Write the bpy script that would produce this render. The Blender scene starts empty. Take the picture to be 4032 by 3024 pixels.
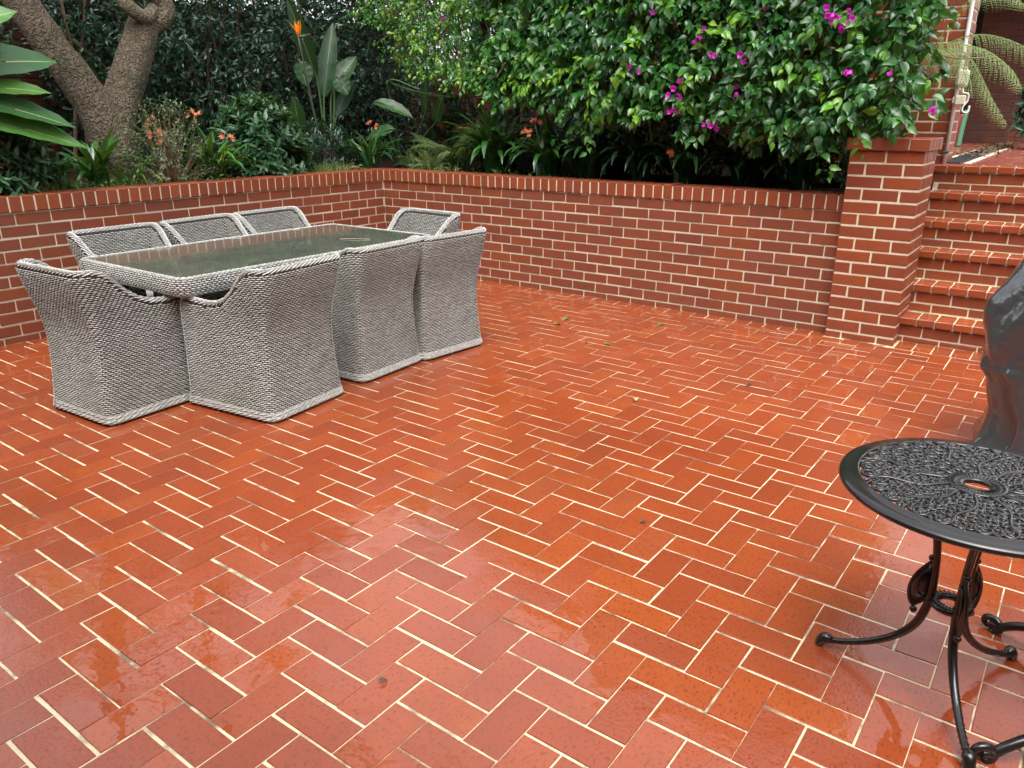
import bpy, math, random
import numpy as np
from mathutils import Matrix, Vector
R_ = np.random.default_rng(7)
random.seed(7)
sc = bpy.context.scene
PI = math.pi

# ------------------------------------------------------------------ camera
CAM = np.array([6.04694, -6.01074, 1.55609]); YAW, PIT, ROL, FPX = 0.628194, 0.334169, 0.001747, 3038.29
def cam_axes():
    cy, sy, cp, sp = math.cos(YAW), math.sin(YAW), math.cos(PIT), math.sin(PIT)
    f = np.array([-sy*cp, cy*cp, -sp]); r = np.array([cy, sy, 0.]); u = np.cross(r, f)
    cr, sr = math.cos(ROL), math.sin(ROL)
    return cr*r+sr*u, -sr*r+cr*u, f
CR, CU, CF = cam_axes()
cd = bpy.data.cameras.new('camera'); cam = bpy.data.objects.new('camera', cd); sc.collection.objects.link(cam)
M = Matrix.Identity(4)
for i in range(3):
    M[i][0], M[i][1], M[i][2], M[i][3] = CR[i], CU[i], -CF[i], CAM[i]
cam.matrix_world = M
cd.sensor_width = 36; cd.lens = 36*FPX/4032; cd.clip_start = 0.05; cd.clip_end = 2000
sc.camera = cam

# ------------------------------------------------------------------ sky, sun, exposure
w = bpy.data.worlds.new('World'); sc.world = w; w.use_nodes = True
nt = w.node_tree; nt.nodes.clear()
sky = nt.nodes.new('ShaderNodeTexSky'); sky.sky_type = 'NISHITA'; sky.sun_disc = False
SUN_EL, SUN_AZ = math.radians(66), math.radians(150)
sky.sun_elevation = SUN_EL; sky.sun_rotation = SUN_AZ; sky.dust_density = 4; sky.air_density = 1.0; sky.altitude = 0
hs = nt.nodes.new('ShaderNodeHueSaturation'); hs.inputs['Saturation'].default_value = 0.22
bg = nt.nodes.new('ShaderNodeBackground'); bg.inputs['Strength'].default_value = 0.15
wo = nt.nodes.new('ShaderNodeOutputWorld')
nt.links.new(sky.outputs[0], hs.inputs['Color']); nt.links.new(hs.outputs[0], bg.inputs[0]); nt.links.new(bg.outputs[0], wo.inputs[0])
sl = bpy.data.lights.new('sun', 'SUN'); sl.energy = 0.5; sl.angle = math.radians(50); sl.color = (1, .97, .93)
so = bpy.data.objects.new('sun', sl); sc.collection.objects.link(so)
sd = Vector((math.sin(SUN_AZ)*math.cos(SUN_EL), math.cos(SUN_AZ)*math.cos(SUN_EL), math.sin(SUN_EL)))
so.rotation_euler = sd.to_track_quat('Z', 'Y').to_euler()
so.location = (6, -8, 12)
vs = sc.view_settings; vs.view_transform = 'Standard'; vs.look = 'None'; vs.gamma = 1; vs.use_curve_mapping = False
vs.exposure = 1.75
sc.cycles.max_bounces = 8; sc.cycles.transparent_max_bounces = 6

# ------------------------------------------------------------------ object helpers
COL = sc.collection
def link(name, data, parent=None, loc=(0, 0, 0), rz=0., label=None, cat=None, group=None, kind=None, mat=None):
    o = bpy.data.objects.new(name, data); COL.objects.link(o)
    o.location = loc; o.rotation_euler = (0, 0, rz)
    if name.endswith('_wall'): o['kind'] = 'thing'
    if parent is not None: o.parent = parent
    if label: o['label'] = label
    if cat: o['category'] = cat
    if group: o['group'] = group
    if kind: o['kind'] = kind
    if mat is not None and data is not None and len(data.materials) == 0:
        for m in (mat if isinstance(mat, (list, tuple)) else [mat]): data.materials.append(m)
    return o
def thing(name, label, cat, loc=(0, 0, 0), rz=0., group=None):
    return link(name, None, None, loc, rz, label, cat, group)
def mesh(name, V, F, smooth=False, mi=None, uv=None, attr=None):
    """V (n,3); F: list of faces or (m,k) array. uv: per-vertex (n,2). attr: dict name->per-vertex float"""
    me = bpy.data.meshes.new(name); V = np.asarray(V, np.float32)
    if isinstance(F, np.ndarray):
        m, k = F.shape
        me.vertices.add(len(V)); me.vertices.foreach_set('co', V.ravel())
        me.loops.add(m*k); me.loops.foreach_set('vertex_index', F.astype(np.int32).ravel())
        me.polygons.add(m); me.polygons.foreach_set('loop_start', np.arange(0, m*k, k, dtype=np.int32))
        me.polygons.foreach_set('loop_total', np.full(m, k, np.int32))
        me.update(calc_edges=True)
    else:
        me.from_pydata([tuple(map(float, v)) for v in V], [], [tuple(int(i) for i in f) for f in F]); me.update()
    n = len(me.polygons)
    if mi is not None: me.polygons.foreach_set('material_index', np.asarray(mi, np.int32))
    me.polygons.foreach_set('use_smooth', np.full(n, bool(smooth)))
    if uv is not None:
        li = np.empty(len(me.loops), np.int32); me.loops.foreach_get('vertex_index', li)
        l = me.uv_layers.new(name='UVMap'); l.data.foreach_set('uv', np.asarray(uv, np.float32)[li].ravel())
    if attr:
        for k_, a in attr.items():
            at = me.attributes.new(k_, 'FLOAT', 'POINT'); at.data.foreach_set('value', np.asarray(a, np.float32))
    return me
class MB:
    """collects pieces into one mesh"""
    def __init__(s): s.V = []; s.F = []; s.mi = []; s.n = 0
    def add(s, V, F, m=0):
        V = np.asarray(V, float); s.V.append(V)
        for f in F: s.F.append(tuple(int(i)+s.n for i in f)); s.mi.append(m)
        s.n += len(V); return s
    def box(s, a, b, m=0, bev=0.0):
        a = np.array(a, float); b = np.array(b, float); c = (a+b)/2; V, F = cham((b-a), bev, 0) if bev else box_vf(b-a)
        return s.add(V+c, F, m)
    def tube(s, P, r, n=8, m=0, cap=True):
        V, F = tube_vf(P, r, n, cap); return s.add(V, F, m)
    def obj(s, name, parent=None, mat=None, smooth=False, **k):
        return link(name, mesh(name, np.concatenate(s.V), s.F, smooth, s.mi), parent, mat=mat, **k)
def box_vf(d):
    x, y, z = np.array(d)/2
    V = np.array([(sx*x, sy*y, sz*z) for sz in (-1, 1) for sy in (-1, 1) for sx in (-1, 1)])
    F = [(0, 2, 3, 1), (4, 5, 7, 6), (0, 1, 5, 4), (2, 6, 7, 3), (0, 4, 6, 2), (1, 3, 7, 5)]
    return V, F
def cham(d, b, jit, rng=None):
    """chamfered box of size d, 24 vertices"""
    h = np.array(d)/2; V = []; idx = {}
    for ax in range(3):
        for c in range(8):
            s = np.array([1 if c & 1 else -1, 1 if c & 2 else -1, 1 if c & 4 else -1])
            p = s*(h-b); p[ax] = s[ax]*h[ax]; idx[(ax, c)] = len(V); V.append(p)
    F = []
    for ax in range(3):
        u, v = (ax+1) % 3, (ax+2) % 3
        for s in (0, 1):
            cs = [(s << ax) | (a << u) | (bb << v) for a, bb in ((0, 0), (1, 0), (1, 1), (0, 1))]
            q = [idx[(ax, c)] for c in cs]; F.append(q if s else q[::-1])
        # edges parallel to ax: between faces u and v
        for su in (0, 1):
            for sv in (0, 1):
                c0 = (su << u) | (sv << v); c1 = c0 | (1 << ax)
                q = [idx[(u, c0)], idx[(u, c1)], idx[(v, c1)], idx[(v, c0)]]
                F.append(q if su != sv else q[::-1])
    for c in range(8):
        t = [idx[(0, c)], idx[(1, c)], idx[(2, c)]]
        F.append(t if bin(c).count('1') % 2 else t[::-1])
    V = np.array(V)
    if jit: V = V+(rng or R_).normal(0, jit, V.shape)
    return V, F
def tube_vf(P, r, n=8, cap=True):
    P = np.asarray(P, float); k = len(P); r = np.broadcast_to(np.asarray(r, float), (k,))
    T = np.gradient(P, axis=0); T /= np.linalg.norm(T, axis=1)[:, None]+1e-12
    up = np.array([0, 0, 1.]) if abs(T[0][2]) < .9 else np.array([1., 0, 0])
    V = []; a = np.cross(T[0], up); a /= np.linalg.norm(a)
    for i in range(k):
        a = a-T[i]*(a@T[i]); a /= np.linalg.norm(a)+1e-12; b = np.cross(T[i], a)
        for j in range(n):
            th = 2*PI*j/n; V.append(P[i]+r[i]*(math.cos(th)*a+math.sin(th)*b))
    F = [(i*n+j, i*n+(j+1) % n, (i+1)*n+(j+1) % n, (i+1)*n+j) for i in range(k-1) for j in range(n)]
    if cap: F += [tuple(range(n))[::-1], tuple((k-1)*n+j for j in range(n))]
    return np.array(V), F
def spline(P, n):
    """Catmull-Rom through P, n samples"""
    P = np.asarray(P, float); Q = np.vstack([2*P[0]-P[1], P, 2*P[-1]-P[-2]]); m = len(P)-1; out = []
    for t in np.linspace(0, m-1e-9, n):
        i = int(t); u = t-i; a, b, c, d = Q[i:i+4]
        out.append(.5*((2*b)+(-a+c)*u+(2*a-5*b+4*c-d)*u*u+(-a+3*b-3*c+d)*u**3))
    return np.array(out)
def nrm(a): return a/(np.linalg.norm(a, axis=-1, keepdims=True)+1e-12)
def frames(T, N):
    """matrices with columns: cross, T (y axis), N (z axis)"""
    T = nrm(T); N = nrm(N-T*np.sum(T*N, -1, keepdims=True)); X = np.cross(T, N)
    return np.stack([X, T, N], -1)
def bake(tv, tq, Rm, S, pos):
    """instances of template (k,3),(q,4) -> V, F"""
    S = np.asarray(S, float)
    if S.ndim == 1: S = np.repeat(S[:, None], 3, 1)
    V = np.einsum('nij,nkj->nki', Rm, tv[None]*S[:, None, :])+pos[:, None, :]
    N, k = len(pos), len(tv)
    F = (tq[None]+(np.arange(N)*k)[:, None, None]).reshape(-1, tq.shape[1])
    return V.reshape(-1, 3), F
def proj(P):
    d = np.atleast_2d(P)-CAM; z = d@CF
    return 2016+FPX*(d@CR)/z, 1512-FPX*(d@CU)/z, z
def smooth01(x, a, b):
    t = np.clip((x-a)/(b-a), 0, 1); return t*t*(3-2*t)
def wob(x, y, s=0.):
    return (np.sin(x*1.7+s)+np.sin(y*2.1+1.3*s)+.7*np.sin(x*3.9-y*2.7+2*s)+.5*np.sin(x*7.3+y*6.1+s*.7)+.35*np.sin(-x*12.1+y*10.3+s))/3.5

# ------------------------------------------------------------------ material helpers
def new_mat(name):
    m = bpy.data.materials.new(name); m.use_nodes = True; m.node_tree.nodes.clear(); return m, NB(m.node_tree)
class NB:
    def __init__(s, t): s.t = t
    def n(s, typ, props=None, **inp):
        nd = s.t.nodes.new(typ)
        for k, v in (props or {}).items(): setattr(nd, k, v)
        for k, v in inp.items():
            key = k.replace('_', ' ')
            so_ = nd.inputs[int(k[1:])] if (k[0] == 'i' and k[1:].isdigit()) else nd.inputs[key]
            if hasattr(v, 'is_linked'): s.t.links.new(v, so_)
            else: so_.default_value = v
        return nd
    def rampc(s, fac, stops, interp='LINEAR'):
        nd = s.t.nodes.new('ShaderNodeValToRGB'); cr = nd.color_ramp; cr.interpolation = interp
        while len(cr.elements) < len(stops): cr.elements.new(.5)
        for e, (p, c) in zip(cr.elements, stops): e.position = p; e.color = (c[0], c[1], c[2], 1) if hasattr(c, '__len__') else (c, c, c, 1)
        s.t.links.new(fac, nd.inputs[0]); return nd.outputs[0]
    def math(s, op, a, b=0.5, clamp=False):
        nd = s.t.nodes.new('ShaderNodeMath'); nd.operation = op; nd.use_clamp = clamp
        for i, v in enumerate((a, b)):
            if hasattr(v, 'is_linked'): s.t.links.new(v, nd.inputs[i])
            else: nd.inputs[i].default_value = v
        return nd.outputs[0]
    def mix(s, f, a, b, blend='MIX'):
        nd = s.t.nodes.new('ShaderNodeMix'); nd.data_type = 'RGBA'; nd.blend_type = blend
        for i, v in ((0, f), (6, a), (7, b)):
            if hasattr(v, 'is_linked'): s.t.links.new(v, nd.inputs[i])
            else: nd.inputs[i].default_value = v if i == 0 else (v[0], v[1], v[2], 1)
        return nd.outputs[2]
    def noise(s, vec, scale, detail=3, rough=.55, out=0, **k):
        nd = s.n('ShaderNodeTexNoise', None, Scale=scale, Detail=detail, Roughness=rough)
        if vec is not None: s.t.links.new(vec, nd.inputs['Vector'])
        return nd.outputs[out]
    def bump(s, h, strength=.3, dist=.01, normal=None):
        nd = s.n('ShaderNodeBump', None, Strength=strength, Distance=dist, Height=h)
        if normal is not None: s.t.links.new(normal, nd.inputs['Normal'])
        return nd.outputs[0]
    def out(s, sh):
        o = s.t.nodes.new('ShaderNodeOutputMaterial'); s.t.links.new(sh, o.inputs[0])
    def rand(s, how):
        if how == 'object': return s.t.nodes.new('ShaderNodeObjectInfo').outputs['Random']
        return s.t.nodes.new('ShaderNodeNewGeometry').outputs['Random Per Island']
    def pos(s): return s.t.nodes.new('ShaderNodeNewGeometry').outputs['Position']

def m_plain(name, col, rough=.5, metal=0., spec=.5, nscale=None, nvar=.25, bump=0., bscale=60, coat=0.):
    m, b = new_mat(name); c = (*col, 1)
    if nscale:
        f = b.noise(b.pos(), nscale, 5); c = b.mix(f, [v*(1-nvar) for v in col], [min(1, v*(1+nvar)) for v in col])
    kw = dict(Base_Color=c, Roughness=rough, Metallic=metal, Specular_IOR_Level=spec, Coat_Weight=coat, Coat_Roughness=.05)
    if bump: kw['Normal'] = b.bump(b.noise(b.pos(), bscale, 4), bump, .004)
    b.out(b.n('ShaderNodeBsdfPrincipled', None, **kw).outputs[0]); return m

def m_brick(name, how, stops, rough=.42, stain=True):
    m, b = new_mat(name); P = b.pos(); r = b.rand(how)
    base = b.rampc(r, stops)
    n1 = b.noise(P, 9, 5, .6); n2 = b.noise(P, 70, 4, .7); n3 = b.noise(P, 2.2, 4, .6)
    base = b.mix(b.rampc(n1, [(.3, 0.), (.75, .55)]), base, [.150, .040, .021])
    base = b.mix(b.rampc(n3, [(.52, 0.), (.66, .45)]), base, [.245, .056, .018])
    base = b.mix(b.rampc(n2, [(.62, 0.), (.8, .35)]), base, [.08, .03, .022])
    n4 = b.noise(P, 26, 4, .7)
    base = b.mix(b.rampc(n4, [(.66, 0.), (.82, .18)]), base, [.5, .42, .36])
    rg = b.rampc(n1, [(.2, rough-.14), (.8, rough+.14)])
    bp = b.bump(n2, .35, .003, b.bump(n1, .3, .006))
    b.out(b.n('ShaderNodeBsdfPrincipled', None, Base_Color=base, Roughness=rg, Specular_IOR_Level=.5, Normal=bp).outputs[0]); return m
WALL_ST = [(0., (.178, .052, .029)), (.3, (.20, .057, .029)), (.62, (.218, .060, .028)), (.86, (.245, .065, .025)), (1., (.20, .062, .037))]
CAP_ST = [(0., (.20, .049, .024)), (.5, (.245, .058, .023)), (.85, (.285, .068, .022)), (1., (.23, .060, .030))]
SHADED_DARK_ST = [(0., (.065, .020, .014)), (.6, (.085, .024, .015)), (1., (.11, .03, .018))]  # dark brick tones with the back wall's shade mixed in
MB_W = {h: m_brick('wall_brick_'+h, h, WALL_ST) for h in ('object', 'island')}
MB_C = {h: m_brick('coping_brick_'+h, h, CAP_ST, .36) for h in ('object', 'island')}
MB_D = {h: m_brick('dark_brick_'+h, h, SHADED_DARK_ST, .55) for h in ('object', 'island')}

def m_paver(name, how):
    m, b = new_mat(name); P = b.pos(); r = b.rand(how)
    base = b.rampc(r, [(0., (.225, .043, .013)), (.2, (.255, .048, .013)), (.5, (.275, .052, .013)), (.75, (.29, .057, .014)), (.93, (.315, .065, .013)), (1., (.245, .055, .020))])
    n1 = b.noise(P, 5, 4, .6); n2 = b.noise(P, 190, 3, .65)
    mp = b.n('ShaderNodeMapping', None, Vector=P); mp.inputs['Scale'].default_value = (1.9, .8, 1)
    sp = b.noise(mp.outputs[0], 75, 2, .5)
    base = b.mix(b.rampc(n1, [(.35, 0.), (.7, .35)]), base, [.21, .036, .009])
    base = b.mix(b.rampc(sp, [(.56, 0.), (.68, .65)]), base, [.085, .022, .010])
    base = b.mix(b.rampc(n2, [(.70, 0.), (.78, .5)]), base, [.42, .17, .09])
    base = b.mix(b.rampc(b.noise(P, 1.3, 5, .65), [(.50, 0.), (.72, .5)]), base, [.175, .036, .013])
    # film of rain water: pooled and smooth in places, pitted in others
    pool = b.noise(P, 3.1, 3, .55); off = b.math('ADD', pool, b.math('MULTIPLY', b.math('SUBTRACT', r, .5), .34))
    pit = b.rampc(b.math('ADD', off, b.math('MULTIPLY', b.math('SUBTRACT', n1, .5), .4)), [(.45, 1.), (.54, .05)])
    rip = b.noise(P, 15, 2, .5); fine = b.noise(P, 95, 3, .6)
    vo = b.n('ShaderNodeTexVoronoi', None, Vector=P, Scale=3.4); dd = vo.outputs['Distance']   # rings where drops land
    ring = b.math('MULTIPLY', b.math('SINE', b.math('MULTIPLY', dd, 210)), b.rampc(dd, [(.0, 1.), (.10, .35), (.16, 0.)]))
    h = b.math('ADD', b.math('ADD', b.math('MULTIPLY', rip, .62), b.math('MULTIPLY', b.math('MULTIPLY', fine, pit), .62)), b.math('MULTIPLY', ring, .05))
    bp = b.bump(h, .15, .010)
    bb = b.bump(fine, .3, .002)
    b.out(b.n('ShaderNodeBsdfPrincipled', None, Base_Color=base, Roughness=.45, Specular_IOR_Level=.12, Normal=bb, Coat_Weight=b.rampc(off, [(.25, .75), (.5, 1.)]),
        Coat_Roughness=b.rampc(pit, [(0., .006), (1., .05)]), Coat_IOR=1.6, Coat_Normal=bp).outputs[0]); return m
MP = {h: m_paver('wet_paver_'+h, h) for h in ('object', 'island')}

def m_mortar(name, col, dirt, lo=.55, hi=.68, wet=.4):
    m, b = new_mat(name); P = b.pos()
    n = b.noise(P, 3.2, 5, .65); n2 = b.noise(P, 130, 3, .6); n3 = b.noise(P, 14, 4, .6)
    c = b.mix(b.rampc(n3, [(.3, 0.), (.8, .5)]), col, [v*.72 for v in col])
    c = b.mix(b.rampc(b.math('ADD', n, b.math('MULTIPLY', b.math('SUBTRACT', n3, .5), .5)), [(lo, 0.), (hi, .85)]), c, dirt)
    b.out(b.n('ShaderNodeBsdfPrincipled', None, Base_Color=c, Roughness=wet, Normal=b.bump(n2, .5, .003)).outputs[0]); return m
M_MORT = m_mortar('cream_mortar', (.62, .55, .40), (.24, .20, .15), .60, .80, .7)
M_JOINT = m_mortar('paving_joint', (.62, .53, .35), (.10, .06, .035), .50, .64, .45)
M_SOIL = m_plain('soil', (.014, .010, .007), .95, 0., .05, nscale=20, nvar=.5, bump=.8, bscale=40)

def m_leaf(name, stops, how='attr', rough=.34, transl=.22, rib=None, ribw=.035, bumpy=True, spec=.5, nscale=14):
    m, b = new_mat(name); P = b.pos()
    if how == 'attr':
        f = b.t.nodes.new('ShaderNodeAttribute'); f.attribute_name = 'tint'; f = f.outputs['Fac']
    elif how == 'color':
        oi = b.t.nodes.new('ShaderNodeObjectInfo'); f = b.n('ShaderNodeSeparateColor', None, Color=oi.outputs['Color']).outputs[0]
    else: f = b.rand(how)
    c = b.rampc(f, stops)
    n = b.noise(P, nscale, 3)
    c = b.mix(b.rampc(n, [(.35, 0.), (.75, .35)]), c, [stops[0][1][i]*.75 for i in range(3)])
    if rib is not None:
        uv = b.t.nodes.new('ShaderNodeUVMap'); sx = b.n('ShaderNodeSeparateXYZ', None, Vector=uv.outputs[0])
        d = b.math('ABSOLUTE', b.math('SUBTRACT', sx.outputs[0], .5))
        c = b.mix(b.rampc(d, [(ribw*.6, 1.), (ribw*1.4, 0.)]), c, rib)
        vein = b.math('SINE', b.math('MULTIPLY', b.math('ADD', sx.outputs[1], b.math('MULTIPLY', d, -.9)), 130))
        bp = b.bump(vein, .12, .004, b.bump(n, .2, .01))
    else: bp = b.bump(b.noise(P, 90, 2), .25, .004)
    p = b.n('ShaderNodeBsdfPrincipled', None, Base_Color=c, Roughness=rough, Specular_IOR_Level=spec, Normal=bp)
    tr = b.n('ShaderNodeBsdfTranslucent', None, Color=b.mix(.5, c, (.25, .4, .03), 'MULTIPLY' if False else 'MIX'))
    mx = b.n('ShaderNodeMixShader', None, i0=transl); b.t.links.new(p.outputs[0], mx.inputs[1]); b.t.links.new(tr.outputs[0], mx.inputs[2])
    b.out(mx.outputs[0]); return m
def m_bark(name, c0, c1, moss=None, scale=9):
    m, b = new_mat(name); P = b.pos()
    mp = b.n('ShaderNodeMapping', None, Vector=P); mp.inputs['Scale'].default_value = (1, 1, .22)
    v = b.n('ShaderNodeTexVoronoi', {'feature': 'DISTANCE_TO_EDGE'}, Scale=scale*2.7, Vector=b.mix(.16, mp.outputs[0], b.noise(P, 9, 4, out=1)))
    n = b.noise(P, scale*6, 4, .65); n2 = b.noise(P, 3, 4)
    h = b.math('ADD', b.rampc(v.outputs[0], [(0., 0.), (.22, 1.)]), b.math('MULTIPLY', n, 1.5))
    c = b.mix(b.rampc(h, [(.55, 0.), (1.75, 1.)]), [x*.18 for x in c0], c1)
    c = b.mix(b.rampc(n2, [(.35, 0.), (.7, .6)]), c, c0)
    if moss: c = b.mix(b.rampc(b.noise(P, 5, 4), [(.52, 0.), (.68, .7)]), c, moss)
    b.out(b.n('ShaderNodeBsdfPrincipled', None, Base_Color=c, Roughness=.8, Normal=b.bump(h, 1., .045)).outputs[0]); return m

# ------------------------------------------------------------------ masonry pieces
BM = {}
def brick_vf(L, D, H, bev=.0035, var=0, jit=.0007):
    k = (round(L, 3), round(D, 3), round(H, 3), bev, var)
    if k not in BM:
        rng = np.random.default_rng(abs(hash(k)) % 99991 if False else int(L*1e4)*7+int(H*1e4)*3+var)
        BM[k] = [*cham((L, D, H), bev, jit, rng), None, {}]
    return k
def emit(root, name, pieces, mats, limit=300, joined=None, smooth=False):
    """pieces: (key, 4x4). the largest in view become objects that share meshes, the rest one joined part"""
    if not pieces: return
    C = np.array([p[1][:3, 3] for p in pieces])+np.array(root.location); x, y, z = proj(C)
    A = np.array([p[0][0]*p[0][2]+p[0][0]*p[0][1] for p in pieces])/np.maximum(z, .3)**2
    inside = (x > -60) & (x < 4092) & (y > -60) & (y < 3084) & (z > .2)
    order = np.argsort(-(A*inside)); keep = [i for i in order[:limit] if inside[i]]
    ks = set(keep); inv = root.matrix_world.inverted()
    for i in keep:
        k, Mx = pieces[i]; B = BM[k]
        mk = mats['object'].name
        if mk not in B[3]:
            me = mesh(name, B[0], B[1]); me.materials.append(mats['object']); B[3][mk] = me
        o = bpy.data.objects.new(name, B[3][mk]); COL.objects.link(o); o.parent = root
        o.matrix_basis = Matrix([list(map(float, r)) for r in Mx])
    mb = MB()
    for i, (k, Mx) in enumerate(pieces):
        if i not in ks: mb.add(BM[k][0]@Mx[:3, :3].T+Mx[:3, 3], BM[k][1])
    if mb.n: mb.obj(joined or name+'s', root, mats['island'], kind='stuff')
def mat4(loc, rz=0., rx=0., ry=0.):
    return np.array(Matrix.Translation(Vector([float(v) for v in loc])) @ Matrix.Rotation(rz, 4, 'Z') @ Matrix.Rotation(ry, 4, 'Y') @ Matrix.Rotation(rx, 4, 'X'))
def course_bricks(o, rz, L, z0, z1, first, BL=.2275, J=.0125, H=.0735, D=.10, face=0., jit=.0012, cj=None, clip=None):
    """stretcher bond: o = wall origin (x,y) on its face, u direction given by rz, outward = local -Y"""
    c, s = math.cos(rz), math.sin(rz); out = []; zz = z0; k = 0
    PT = .086; nz = int(round((z1-z0)/PT))
    for k in range(nz):
        zc = z0+k*PT+.038; off = first(k); u = off-(BL+J)
        while u < L:
            a, b_ = max(u, 0), min(u+BL, L); u += BL+J
            if b_-a < .03: continue
            if clip and not clip((a+b_)/2, zc): continue
            l = round((b_-a)*200)/200; uc = (a+b_)/2
            y = D/2+random.gauss(0, jit)+face
            key = brick_vf(l, D, H, .0035, random.randrange(4))
            p = (o[0]+c*uc-s*y, o[1]+s*uc+c*y, zc+random.gauss(0, .0008))
            out.append((key, mat4(p, rz+random.gauss(0, .003)+(PI if random.random() < .5 and False else 0), random.gauss(0, .004), random.gauss(0, .003))))
    return out
def coping(o, rz, L, z0, W=.076, J=.0105, H=.110, D=.225, over=.014):
    c, s = math.cos(rz), math.sin(rz); out = []; u = 0.004
    while u < L:
        l = min(W, L-u)
        if l < .03: break
        key = brick_vf(round(l*200)/200 if l < W else W, D, H, .004, random.randrange(4)); uc = u+l/2; y = D/2-over+random.gauss(0, .0012)
        p = (o[0]+c*uc-s*y, o[1]+s*uc+c*y, z0+H/2+random.gauss(0, .0015))
        out.append((key, mat4(p, rz+random.gauss(0, .006), random.gauss(0, .004), random.gauss(0, .006)))); u += W+J
    return out

# ------------------------------------------------------------------ ground and paving
g = MB(); g.box((-60, -60, -.4), (60, 60, -.06)); g.obj('ground', None, M_SOIL, kind='structure')
FX0, FX1, FY0, FY1 = 0.0, 9.0, -8.5, 0.10
pv = MB(); V, F = [], []
nx, ny = 120, 110
gx, gy = np.meshgrid(np.linspace(FX0-.1, FX1, nx), np.linspace(FY0, .12, ny), indexing='ij')
gz = -.0023+.0002*wob(gx*3.1, gy*2.7, 2.)*(.6+.4*np.sin(gx*.9+gy*1.3))
Vg = np.stack([gx, gy, gz], -1).reshape(-1, 3)
ii, jj = np.meshgrid(np.arange(nx-1), np.arange(ny-1), indexing='ij'); a = (ii*ny+jj).ravel()
paving = link('paving', mesh('paving', Vg, np.stack([a, a+ny, a+ny+1, a+1], 1), True), mat=M_JOINT, kind='structure')
PM = .1194; THP = -.0095; PH = .05
pieces = []
ct, st = math.cos(THP), math.sin(THP)
def pav_xy(u, v): # paving grid (u,v) -> world, anchored near the camera
    du, dv = u, v; return 5.114+ct*du-st*dv, -4.304+st*du+ct*dv
def add_paver(x0, x1, y0, y1, rot=THP):
    lx, ly = x1-x0, y1-y0
    if min(lx, ly) < .028: return
    L_, S_ = max(lx, ly), min(lx, ly)
    key = brick_vf(round(L_*500)/500, round(S_*500)/500, PH, .0013, random.randrange(5), .0005)
    rz = rot+(0 if lx >= ly else PI/2)
    pieces.append((key, mat4(((x0+x1)/2+random.gauss(0, .0012), (y0+y1)/2+random.gauss(0, .0012), -PH/2+random.gauss(0, .00025)), rz+random.gauss(0, .003), random.gauss(0, .0040), random.gauss(0, .0016))))
J = .0066
def floor_limit(x):   # edge of the herringbone field on the wall side
    if x < 4.63: return -.128
    if x < 5.14: return -.105
    return -.150
for i in range(-52, 40):
    for j in range(-40, 44):
        k = (i+j+3) % 4
        if k == 0: w_, h_ = 2, 1
        elif k == 2: w_, h_ = 1, 2
        else: continue
        xa, ya = pav_xy((i)*PM, (j)*PM); xb, yb = pav_xy((i+w_)*PM, (j+h_)*PM)
        x0, x1, y0, y1 = xa+J/2, xb-J/2, ya+J/2, yb-J/2
        yl = floor_limit((x0+x1)/2)
        x0 = max(x0, .126); y1 = min(y1, yl); x1 = min(x1, FX1); y0 = max(y0, FY0)
        if x1 > x0 and y1 > y0: add_paver(x0, x1, y0, y1)
u = .128
while u < 4.64:
    add_paver(u, min(u+.1115, 4.645), -.120, -.006, 0); u += .1195
u = 5.145
while u < FX1:
    add_paver(u, u+.1115, -.143, .082, 0); u += .1195
u = FY0
while u < -.13:
    add_paver(.006, .118, u, min(u+.231, -.126), 0); u += .2395
emit(paving, 'paver', pieces, MP, 300)

# garden beds (soil held by the walls)
def garden_z(x, y):
    return .965+.05*wob(x*1.3, y*1.3, .5)+.06*np.clip(-x-.3, 0, 2)*(x < 0)+.05*np.clip(y-.4, 0, 2)*(y > 0)
gx, gy = np.meshgrid(np.linspace(-14, 9, 150), np.linspace(-9, 14, 150), indexing='ij')
keep = ((gx < -.10) | (gy > .10))
gz = garden_z(gx, gy)
gz = np.where((gx > 4.6) & (gy < 1.6), .2, gz)
idm = np.arange(150*150).reshape(150, 150); q = []
for i in range(149):
    for j in range(149):
        if keep[i, j] and keep[i+1, j] and keep[i, j+1] and keep[i+1, j+1] and not (gx[i, j] > 4.4 and gy[i, j] < 1.2):
            q.append((idm[i, j], idm[i+1, j], idm[i+1, j+1], idm[i, j+1]))
link('garden_soil', mesh('garden_soil', np.stack([gx, gy, gz], -1).reshape(-1, 3), np.array(q), True), mat=M_SOIL, kind='structure')

# ------------------------------------------------------------------ walls
ZB = .012    # bottom of the lowest full course bed
def core(root, a, b): 
    m = MB(); m.box(a, b); return m.obj('mortar', root, M_MORT)
CZ = .05     # centre of the bed over the partial bottom course
# rear wall (faces the camera side, along x)
wb = thing('retaining_wall', 'low red brick retaining wall running right to the brick pillar, under the bougainvillea', 'wall')
core(wb, (-.2, .0055, -.05), (4.66, .20, .915))
LB = 4.655
z0 = CZ-.086*1+.005
def firstB(k): return (.115 if k % 2 == 0 else .228)+.006*math.sin(k*1.9)-.02*(k < 3)
emit(wb, 'brick', course_bricks((0, 0), 0, LB, z0, z0+.086*11, lambda k: firstB(k)), MB_W, 300)
m = MB(); m.box((.0095, -.0085, .9165), (4.648, .205, 1.0155)); m.obj('coping_mortar', wb, M_MORT)
emit(wb, 'coping_brick', coping((.018, 0), 0, LB-.018, .915), MB_C, 300)
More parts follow.
